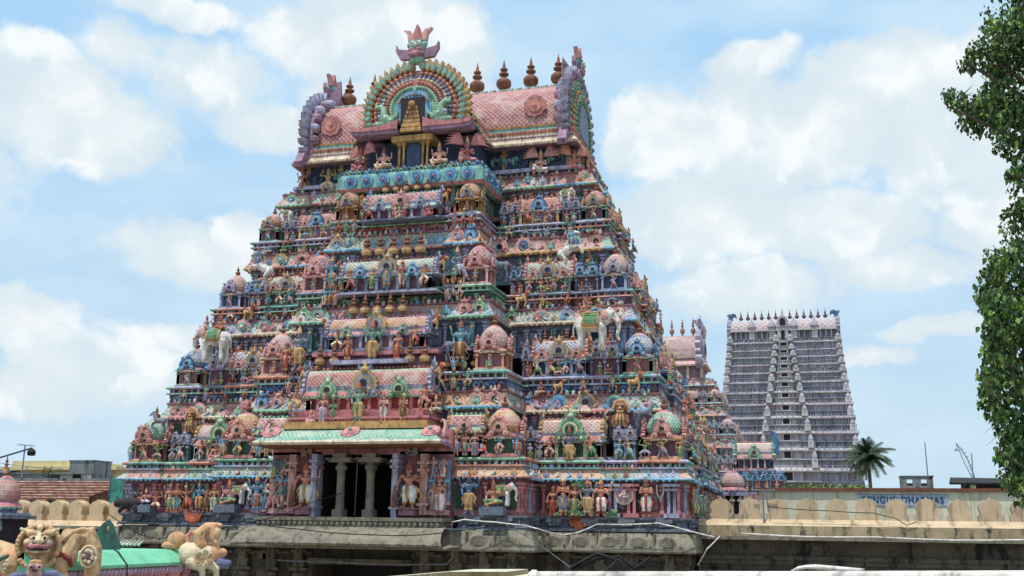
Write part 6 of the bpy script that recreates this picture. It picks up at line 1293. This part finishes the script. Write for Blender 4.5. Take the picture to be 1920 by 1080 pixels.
def second_tower():
    g = thing('gopuram', 'paler multi-coloured temple tower half hidden behind the big painted tower', 'temple tower', (0,50,0)); g.scale = (1.03,.9,.87)
    t = Tower(g, 17, xmin=3.2, nfin=13)
    for i in range(5): t.storey(i)
    t.crown_simple()
    wall(g, plan(10.9,.1,DEP,5.7,-1.9), -7.5, 1.75, 'wine','lav','cream', .6, True)
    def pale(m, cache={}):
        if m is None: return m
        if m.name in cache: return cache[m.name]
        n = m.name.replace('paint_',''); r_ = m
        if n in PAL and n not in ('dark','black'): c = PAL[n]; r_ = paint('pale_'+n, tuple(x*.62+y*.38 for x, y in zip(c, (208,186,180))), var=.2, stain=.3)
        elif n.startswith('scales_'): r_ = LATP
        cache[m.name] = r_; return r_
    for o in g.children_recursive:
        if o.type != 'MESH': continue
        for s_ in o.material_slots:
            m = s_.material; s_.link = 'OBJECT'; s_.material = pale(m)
def far_tower():
    Y0 = 150; g = thing('gopuram', 'towering many-storeyed grey-lavender temple tower in the distance', 'temple tower', (10.9, Y0, -7))
    q = lambda c, f=.0: tuple(c)
    FG = [paint('far_'+n, c, var=.2, scale=.5, stain=.25, stc=(92,94,106), bump=0) for n, c in (('lilac',(164,160,172)),('slate',(140,142,156)),('cream',(186,182,184)),('pink',(182,158,162)),('teal',(128,150,154)),('rose',(152,116,118)),('shade',(118,114,124)))]  # pale greys drawn close together, distance haze put into the colours
    py = [905,862,828,797,770,745.5,724,705,688,673,658.5,645.5]
    zs = [(at(1467,p,Y0)).z+7 for p in py]; R = random.Random(31)
    hw = lambda z: 12.0-(z-14)*.098; cw = lambda z: max(1.2, 5.3-(z-14)*.155); ft = lambda z: (z-14)*.13
    mb = MB(); mb.box(-12.2,12.2,0,14,0,zs[0],1); mb.build('base_wall', FG, g)
    for i in range(len(zs)):
        z = zs[i]; z2 = zs[i+1] if i+1 < len(zs) else z+1.6; h = z2-z; w, c, f = hw(z), cw(z), ft(z)
        pl = plan(w, f, 14, c, f-1.4*(1-i*.05), [(c*.45,c*.0+c,-.5),(w*.72,w*.8,.25),(w*.93,w,.3),(w*.45,w*.53,.2)])
        mb = MB(); e = .16*h
        mb.sweep(pl, [(0,z),(e*.4,z),(e*.4,z+.08*h),(0,z+.1*h),(0,z+.42*h),(e,z+.44*h),(e*1.3,z+.5*h),(e,z+.6*h),(e*.3,z+.64*h),(e*.3,z+.7*h),(e*.5,z+.72*h),(0,z+.74*h),(-.06*h,z+.96*h),(.1*h,z+.97*h),(.1*h,z+h),(-.3,z+h)], (lambda k_, i_, L_=[0,1,1,i%2,3 if i%3 else 4,2,0,1,5 if i%4==0 else 0,1,0,1,0,4 if i%2 else 0,0]: 2 if (abs(pl[i_][0]) < c+.05 and abs(pl[(i_+1) % len(pl)][0]) < c+.05 and pl[i_][1] < 8 and L_[k_] in (0,1,5) and k_ not in (2,9)) else L_[k_]), True)
        mb.box(-w+.6,w-.6,f+.5,13,z,z2-.02,6); mb.build('storey', FG, g)
        mb = MB(); n = len(pl)
        for a in range(n):
            p0, p1 = Vector(pl[a]), Vector(pl[(a+1) % n]); L_ = (p1-p0).length
            if L_ < .4 or (p0.y > 10 and p1.y > 10): continue
            d = (p1-p0)/L_; nn = Vector((d.y,-d.x)); k = max(1, int(L_/.42))
            for j in range(k+1):
                u = p0+d*(L_*j/k); M = T(u.x,u.y,0) @ RZ(math.atan2(d.y,d.x)); m = R.choice((2,2,0,3,4,1))
                mb.box(-.06,.06,-.14,0,z+.08*h,z+.43*h,m,M); mb.box(-.05,.05,-.12,0,z+.7*h,z+.97*h,R.choice((2,0,3,1,4)),M)
                if j % 2 == 0: mb.ball(tuple(Vector((0,-e*1.1,z+.58*h))), (.13,.1,.13*h), R.choice((2,3,0,4)), M, 5, 4)
                if R.random() < .6: mb.ball((.2,-.12,z+.83*h), (.08,.08,.12*h), R.choice((3,2,5,0,1)), M, 5, 3); mb.ball((.2,-.1,z+.25*h), (.08,.07,.13*h), R.choice((3,2,5,0,4)), M, 5, 3)
        mb.build('pilaster_row', FG, g)
        for sg in (-1, 1):
            for xx in (w*.965, c*.86):
                mb = MB(); mb.box(-.5,.5,-.4,.4,0,.35*h,2); mb.lathe([(.5,.33*h),(.42,.4*h),(.46,.48*h),(.36,.6*h),(.16,.7*h),(.06,.74*h),(.09,.78*h),(.01,.9*h)], 10, 0, ms=[0,0,0,3,0,1,1]); mb.build('domed_pavilion', FG, g, loc=(sg*xx, f-(.3 if xx > c else 1.7*(1-i*.05)), z+.62*h))
        ow = .55 if i else .7; mb = MB(); fy = f-1.4*(1-i*.05)-.18; mb.box(-ow,ow,fy,fy+.3,z+.1*h,z+.5*h,0); mb.build('window_opening', ['black'], g)
        mb = MB(); mb.box(-ow-.14,-ow,fy-.12,fy+.3,z+.05*h,z+.54*h,0); mb.box(ow,ow+.14,fy-.12,fy+.3,z+.05*h,z+.54*h,0); mb.box(-ow-.3,ow+.3,fy-.2,fy+.3,z+.54*h,z+.6*h,0); mb.box(-ow-.3,ow+.3,fy-.25,fy+.3,z,z+.05*h,0); mb.build('window_frame', [FG[2]], g)
    zt = zs[-1]+1.6; w = 9.15; f = ft(zt); yc = 7.0
    mb = MB(); mb.box(-w,w,f+.6,13,zt-.6,zt+1.6,6)
    for i in range(21): x = -w+2*w*i/20; mb.box(x-.12,x+.12,f+.4,f+.7,zt-.1,zt+1.5,2); 
    for x in (-5.4,-1.9,1.9,5.4): mb.box(x-.55,x+.55,f+.1,f+.6,zt-.4,zt+2.2,2); mb.lathe([(.8,0),(.6,.5),(.3,1.0),(.02,1.7)], 6, 0, T(x,f+.3,zt+2.2))
    mb.box(-w-.2,w+.2,f+.2,13,zt-.6,zt-.3,2); mb.build('neck_wall', FG, g)
    z = zt+1.5; H_ = at(1467,600,Y0+7).z+7-z; rr = yc-f-.2; mb = MB(); V = 0; K = 16; pts = [(yc-rr*1.12,z-.1),(yc-rr*1.12,z+.12)]+[(yc+rr*math.cos(PI-PI*i/K), z+.15+(H_-.15)*math.sin(PI*i/K)) for i in range(K+1)]
    for i in range(len(pts)-1):
        (a0,za),(a1,zb) = pts[i], pts[i+1]; L_ = math.hypot(a0-a1, za-zb); mb.add([(-w-.1,a0,za),(w+.1,a0,za),(w+.1,a1,zb),(-w-.1,a1,zb)], [(0,1,2,3)], 1 if i < 2 else (0 if i < 7 else 1), None, [[(0,V),(2*w,V),(2*w,V+L_),(0,V+L_)]]); V += L_
    mb.build('main_vault', [lattice('far_scales', (172,142,146), (176,156,160), (196,196,202), k=.95, lw=.40), FG[2]], g)
    mb = MB(); mb.prism([(x*1.15, z_*1.5) for x, z_ in ringout(.8, 22, .1)], -.3, 1.5, 0, T(0,f-.9,z+1.2)); mb.prism([(x*.5, z_*.8) for x, z_ in ringout(1, 22, 0)], -.5, -.25, 3, T(0,f-.9,z+1.2)); mb.box(-.9,.9,f-.9,f+2,z-2.4,z+.4,2); mb.box(-.3,.3,f-1.0,f-.9,z-1.8,z-.2,3); mb.lathe([(.5,0),(.25,.5),(.02,1.4)], 6, 2, T(0,f-.5,z+2.3)); mb.build('gable_front', [FG[0],FG[4],FG[2],P['black']], g)
    fm = MB(); fm.lathe([(.22,0),(.22,.1),(.1,.2),(.34,.4),(.36,.6),(.12,.85),(.2,.95),(.1,1.05),(.16,1.15),(.07,1.3),(.01,1.9)], 8); fm = fm.mesh('ridge_finial', [paint('far_finial', (110,74,66), stain=.1)])
    for i in range(13): o = bpy.data.objects.new('ridge_finial', fm); C.objects.link(o); o.parent = g; o.location = (-7.4+14.8*i/12, yc, z+H_-.1); o.scale = (1.1,1.1,1.1)
    BLU = paint('far_horn_blue', (74,96,132), stain=.1)
    for sg in (-1, 1):
        mb = MB(); mb.prism([(x*rr*1.0, z_*H_*.95) for x, z_ in ringout(1, 30, .06)], -.4, .3, 0); mb.build('end_gable_arch', [FG[1]], g, loc=(sg*(w+.2),yc,z+.3), rz=sg*PI/2)
        mb = MB(); o = [(0,0),(.7,0),(.75,1.0),(.5,1.9),(-.3,2.3),(-1.0,2.0),(-1.1,1.3),(-.6,1.7),(-.2,1.5),(-.1,.7)]; o = [(x*sg*.8, z_*.85) for x, z_ in o]; mb.prism(o if sg > 0 else o[::-1], -.6, .6, 0); mb.ball((sg*.5,0,1.7), (.4,.6,.4), 1); mb.build('horned_crest', [BLU, FG[2]], g, loc=(sg*(w-.1),yc,z+H_-.5))
    mb = MB(); mb.box(-3.2,3.2,-3.5,0,13.2,13.5,0); mb.box(-3.3,3.3,-3.7,-3.4,13.05,13.5,0); mb.build('entrance_canopy', [FG[3]], g); mb = MB(); mb.box(-2.4,2.4,-3,-.1,9,13.1,0); mb.build('entrance', ['black'], g)
def small_shrines():
    s = thing('small_shrine', 'small bright shrine roof with wagon vault and blue crest before the distant tower', 'shrine', (11.3,40,-7)); t = Tower(s, 41)
    A_ = sala(2.6,1.6,.9,1.15,'white',('navy','pink','lav'),'teal','teal',0,side=False,big=.4); place(A_, s, (0,0,11.2)); B_ = hara(1.2,.7,.7,('maroon','sky','lav'),'blue')
    mb = MB(); mb.box(-1.7,2.0,-.9,1.6,0,9.6,0); mb.box(-1.8,2.1,-1.0,1.6,9.6,9.75,1); mb.box(-1.6,1.9,-.8,1.5,9.75,10.5,2); mb.box(-1.75,2.0,-.95,1.5,10.5,10.62,3); mb.box(-1.5,1.7,-.7,1.4,10.62,11.1,4); mb.box(-1.6,1.8,-.8,1.5,11.08,11.2,1); mb.build('wall', ['pink','lav','navy','cream','sky'], s)
    for x in (-1.0,.3,1.5): place(B_, s, (x,-1.0,9.8)); 
    t.row(-1.5,1.8,-.9,10.64,5,.6,('dance','stand4','sit')); t.row(-1.5,1.8,-1.15,9.7,5,.6)
    mb = MB(); mb.prism([(0,0),(.3,0),(.35,.9),(.1,1.5),(-.35,1.7),(-.1,1.1)], -.3, .3); mb.build('horned_crest', ['blue'], s, loc=(1.35,0,12.4))
    s = thing('domed_pillar_shrine', 'small dome of cream scales seen through the gap between right battlements', 'shrine', tuple(at(1375,960,12)-Vector((0,0,7.3)))); mb = MB(); mb.box(-.6,.6,-.4,.4,0,7.2,0)
    for x in (-.35,0,.35): mb.box(x-.06,x+.06,-.46,-.36,7.2,8.0,0); mb.box(x-.12,x+.12,-.5,-.3,7.75,7.85,0)
    mb.box(-.45,.45,-.3,.3,7.2,8.0,2); mb.box(-.65,.65,-.55,.5,8.0,8.15,1); mb.build('pillar_block', ['cream','lav','dark'], s); o = bpy.data.objects.new('dome_roof', dome_me(.95,.8,'white',16,'lav')); C.objects.link(o); o.parent = s; o.location = (0,0,8.28)
def leaf_mesh(kind='leaf'):
    pass
def big_tree():
    R = random.Random(12); LG = [paint('tree_leaf_'+n, c, rough=.5, var=.25, scale=2, stain=0, bump=0) for n, c in (('dark',(46,72,34)),('mid',(72,106,48)),('light',(112,146,62)),('young',(128,138,66)))]
    for m in LG:
        b = m.node_tree.nodes['Principled BSDF']; b.inputs['Transmission Weight'].default_value = 0
    BL = [(1935,50,90),(1885,70,42),(1880,120,50),(1835,95,26),(1812,118,18),(1795,190,26),(1778,200,14),(1835,205,40),(1870,190,50),(1920,200,80),(1905,262,38),(1945,330,56),(1908,330,16),(1915,400,26),(1945,420,56),(1890,480,42),(1860,520,34),(1920,540,70),(1862,570,30),(1890,600,55),(1930,650,80),(1875,650,34),(1880,695,40),(1860,720,28),(1870,755,30),(1925,760,65),(1905,800,34),(1880,850,16),(1925,850,55),(1890,880,26),(1905,912,24),(1935,920,40)]
    BL += [(2010,y,95) for y in range(0, 960, 110)]+[(2120,y,120) for y in range(-80, 900, 150)]+[(2250,y,130) for y in range(-60, 860, 190)]+[(1990,-120,120),(2120,-200,130),(2300,-150,130)]
    root = thing('leafy_tree', 'tall leafy green tree filling the right edge', 'tree', tuple(at(2150,990,-17).xy)+(-7,)); O = Vector(root.location)
    mb = MB(); cents = []
    for px, py, rp in BL:
        y = -17+R.uniform(-.8,.8)*(1 if px < 2000 else 1.5); c = at(px, py, y); k = (c-CAM_P).dot(FW)/CAM_F; r_ = rp*k; cents.append((c, r_)); n = int(980*(rp/60)**2.1)*(1 if px < 2000 else .35)
        for _ in range(int(n)):
            v = Vector((R.gauss(0,1), R.gauss(0,1), R.gauss(0,1))).normalized()*(R.random()**.4); p = c+Vector((v.x, v.y*1.1, v.z*.95))*r_
            p += Vector((noise.noise(p*1.7), noise.noise(p*1.7+Vector((9,0,0))), noise.noise(p*1.7+Vector((0,9,0)))))*.25
            s_ = R.choice((R.uniform(.03,.05),R.uniform(.05,.09))); dn = Vector((R.uniform(-.6,.6), R.uniform(-.6,.6), -1)).normalized(); sd_ = dn.cross(Vector((R.uniform(-1,1), R.uniform(-1,1), R.uniform(-.3,.3)))).normalized(); up_ = dn.cross(sd_)*.25
            q = p-O; vs = [q, q+dn*s_*.35+sd_*s_*.55+up_*s_, q+dn*s_*.9+sd_*s_*.42, q+dn*s_*1.6, q+dn*s_*.9-sd_*s_*.42, q+dn*s_*.35-sd_*s_*.55+up_*s_]
            mb.add(vs, [(0,1,2,3),(0,3,4,5)], R.choices((0,1,2,3), (5,6,3,1 if py > 650 else .4))[0])
    mb.build('crown', LG, root)
    mb = MB(); BK = paint('bark', (84,72,58), scale=4); tr = [Vector((0,0,0)), Vector((.2,0,4)), Vector((0,.2,8)), Vector((-.2,0,12)), Vector((-.1,0,16))]; mb.tube(tr, [.45,.36,.28,.2,.1], 10)
    for c, r_ in cents:
        e = c-O; zz = max(1.5, min(15, e.z-1.0)); i = min(3, int(zz/4)); s0 = tr[i].lerp(tr[i+1], zz/4-i); m1 = s0.lerp(e, .5)+Vector((0,0,-.3)); mb.tube([s0, m1, e], [.09,.05,.015], 6)
        for _ in range(4): v = Vector((R.uniform(-1,1),R.uniform(-1,1),R.uniform(-.6,.8)))*r_; mb.tube([e, e+v*.6, e+v], [.018,.01,.004], 4)
    mb.build('trunk', [BK], root)
    # bare drooping twigs in the lower crown
    mb = MB(); 
    for px, py, ex, ey in ((1900,790,1868,870),(1895,800,1850,835),(1905,800,1880,900),(1890,780,1845,812),(1900,805,1862,850)):
        a, b = at(px,py,-17)-O, at(ex,ey,-17)-O; mb.tube([a, a.lerp(b,.5)+Vector((.04,0,.05)), b], [.008,.006,.003], 4)
    mb.build('bare_twigs', [paint('twig', (96,84,78))], root)
def palm():
    R = random.Random(5); c = at(1628,856,90); root = thing('coconut_palm', 'single coconut palm standing right of the distant tower', 'palm tree', (c.x, 90, -7)); H_ = c.z+7
    mb = MB(); mb.tube([(0,0,0),(.1,0,H_*.5),(0,0,H_)], [.3,.22,.18], 8); mb.build('trunk', [paint('palm_bark', (96,84,70))], root)
    GL = [paint('palm_'+n, c_, rough=.5, stain=0, bump=0) for n, c_ in (('dark',(46,66,40)),('mid',(74,96,54)),('old',(66,76,46)))]; mb = MB()
    for i in range(52):
        az_ = R.uniform(0, 2*PI); el_ = R.uniform(-.9, 1.25); L_ = R.uniform(2.4,3.4); pts = []; p = Vector((0,0,H_)); d = Vector((math.cos(az_)*math.cos(el_), math.sin(az_)*math.cos(el_), math.sin(el_)))
        for k in range(10): pts.append(p.copy()); p = p+d*L_/9; d = (d+Vector((0,0,-.14))).normalized()
        m = 2 if el_ < -.6 else R.choice((0,0,1)); mb.tube(pts, [.05-.004*k for k in range(10)], 4, m)
        for k in range(1, 10):
            for t_ in (0,.5):
                q = pts[k-1].lerp(pts[k], t_); dd_ = (pts[k]-pts[k-1]).normalized(); sd_ = dd_.cross(Vector((0,0,1))).normalized(); ll = .75*math.sin(PI*min(1,(k+t_)/10.5))+.2
                for sg in (-1, 1):
                    e = q+(sd_*sg*.8+dd_*.5+Vector((0,0,-.55))).normalized()*ll; w_ = dd_*.085; mb.add([q-w_, q+w_, e], [(0,1,2)], m)
    mb.build('crown', GL, root)
def shrubs():
    R = random.Random(9); G_ = [paint('shrub_'+n, c, stain=0, bump=0) for n, c in (('dark',(60,80,44)),('light',(112,126,70)))]
    for px, w_, lab in ((1540,1.6,'low green shrub along the parapet before the distant tower'),(1590,1.1,'small shrub at the foot of the coconut palm'),(1500,.9,'small dark shrub left along the cream parapet')):
        c = at(px, 912, 24); mb = MB()
        for _ in range(500):
            v = Vector((R.gauss(0,w_*.4), R.gauss(0,.4), abs(R.gauss(0,.07)))); a = Vector((R.uniform(-1,1),R.uniform(-1,1),R.uniform(-1,1))).normalized()*.09; b = a.orthogonal()*.7; mb.add([v, v+a+b, v+a*2, v+a-b], [(0,1,2,3)], R.choice((0,1)))
        tag(mb.build('shrub', G_, None, loc=(c.x,24,c.z-.15)), lab, 'shrub')
LATP = lattice('scales_pale', (196,166,160), (184,142,144), (116,108,116), k=3.5)
def crown_simple(t):
    """top storey of the second tower: neck, eave, vault, end gable and front gable"""
    r = t.r; w, s = 6.2, 4.15; Y0 = 6
    mb = MB(); mb.box(-w,w,s,DEP-s,14.5,16.2,0)
    for i in range(12): x = -w+2*w*i/11; mb.box(x-.1,x+.1,s-.2,s,14.7,16.0,1)
    mb.build('neck_wall', ['wine','cream'], r)
    mb = MB(); mb.sweep([(-w,s),(w,s),(w,DEP-s),(-w,DEP-s)], [(-.6,16.0),(.45,15.9),(.5,16.05),(.2,16.4),(0,16.8)], [1,1,0,0], True); mb.build('eave', ['pink','cream'], r)
    mb = MB(); K = 16; V = 0; pts = [(6+2.1*math.cos(PI-PI*i/K), 16.7+2.6*math.sin(PI*i/K)) for i in range(K+1)]
    for (a,z0),(b,z1) in zip(pts, pts[1:]): L = math.hypot(a-b, z0-z1); mb.add([(-6,a,z0),(6,a,z0),(6,b,z1),(-6,b,z1)], [(0,1,2,3)], 0, None, [[(0,V),(12,V),(12,V+L),(0,V+L)]]); V += L
    mb.build('main_vault', [LAT['white']], r)
    for i in range(t.nfin): place(FINB, r, (-5.4+10.8*i/(t.nfin-1), Y0, 19.2), 0, (.8,.9,1.75), name='ridge_finial')
    for sg in (-1, 1):
        place(HG['lav'], r, (sg*6.0, 6, 15.9), sg*PI/2, (2.6,1.3,2.3), name='end_gable_arch'); o = [(0,0),(.5,0),(.6,.9),(.3,1.7),(-.5,1.9),(-.1,1.2)]; o = [(x*sg, z) for x, z in o]; MB().prism(o if sg > 0 else o[::-1], -.5, .5).build('horned_crest', ['plum'], r, loc=(sg*5.9,6,19.0))
    for x in (-2.9, 2.9): place(HG['gold'], r, (x, s-.5, 16.2), 0, (.9,.8,1.1))
    place(HG['gold'], r, (0, 1.9, 15.8), 0, (2.4,1.2,1.6), name='gable_front')
Tower.crown_simple = crown_simple
g = thing('gopuram', 'great multi-coloured temple tower crowded with painted figures on a granite base', 'temple tower')
t = Tower(g, 5)
for i in range(1, 5): t.storey(i)
ground_storey(t); stone_base(g); t.vaults(); t.crown()
ground(); prakara(); rooftops(); shrine_left(); foreground(); cable_lines(); second_tower(); far_tower(); small_shrines(); big_tree(); palm(); shrubs()
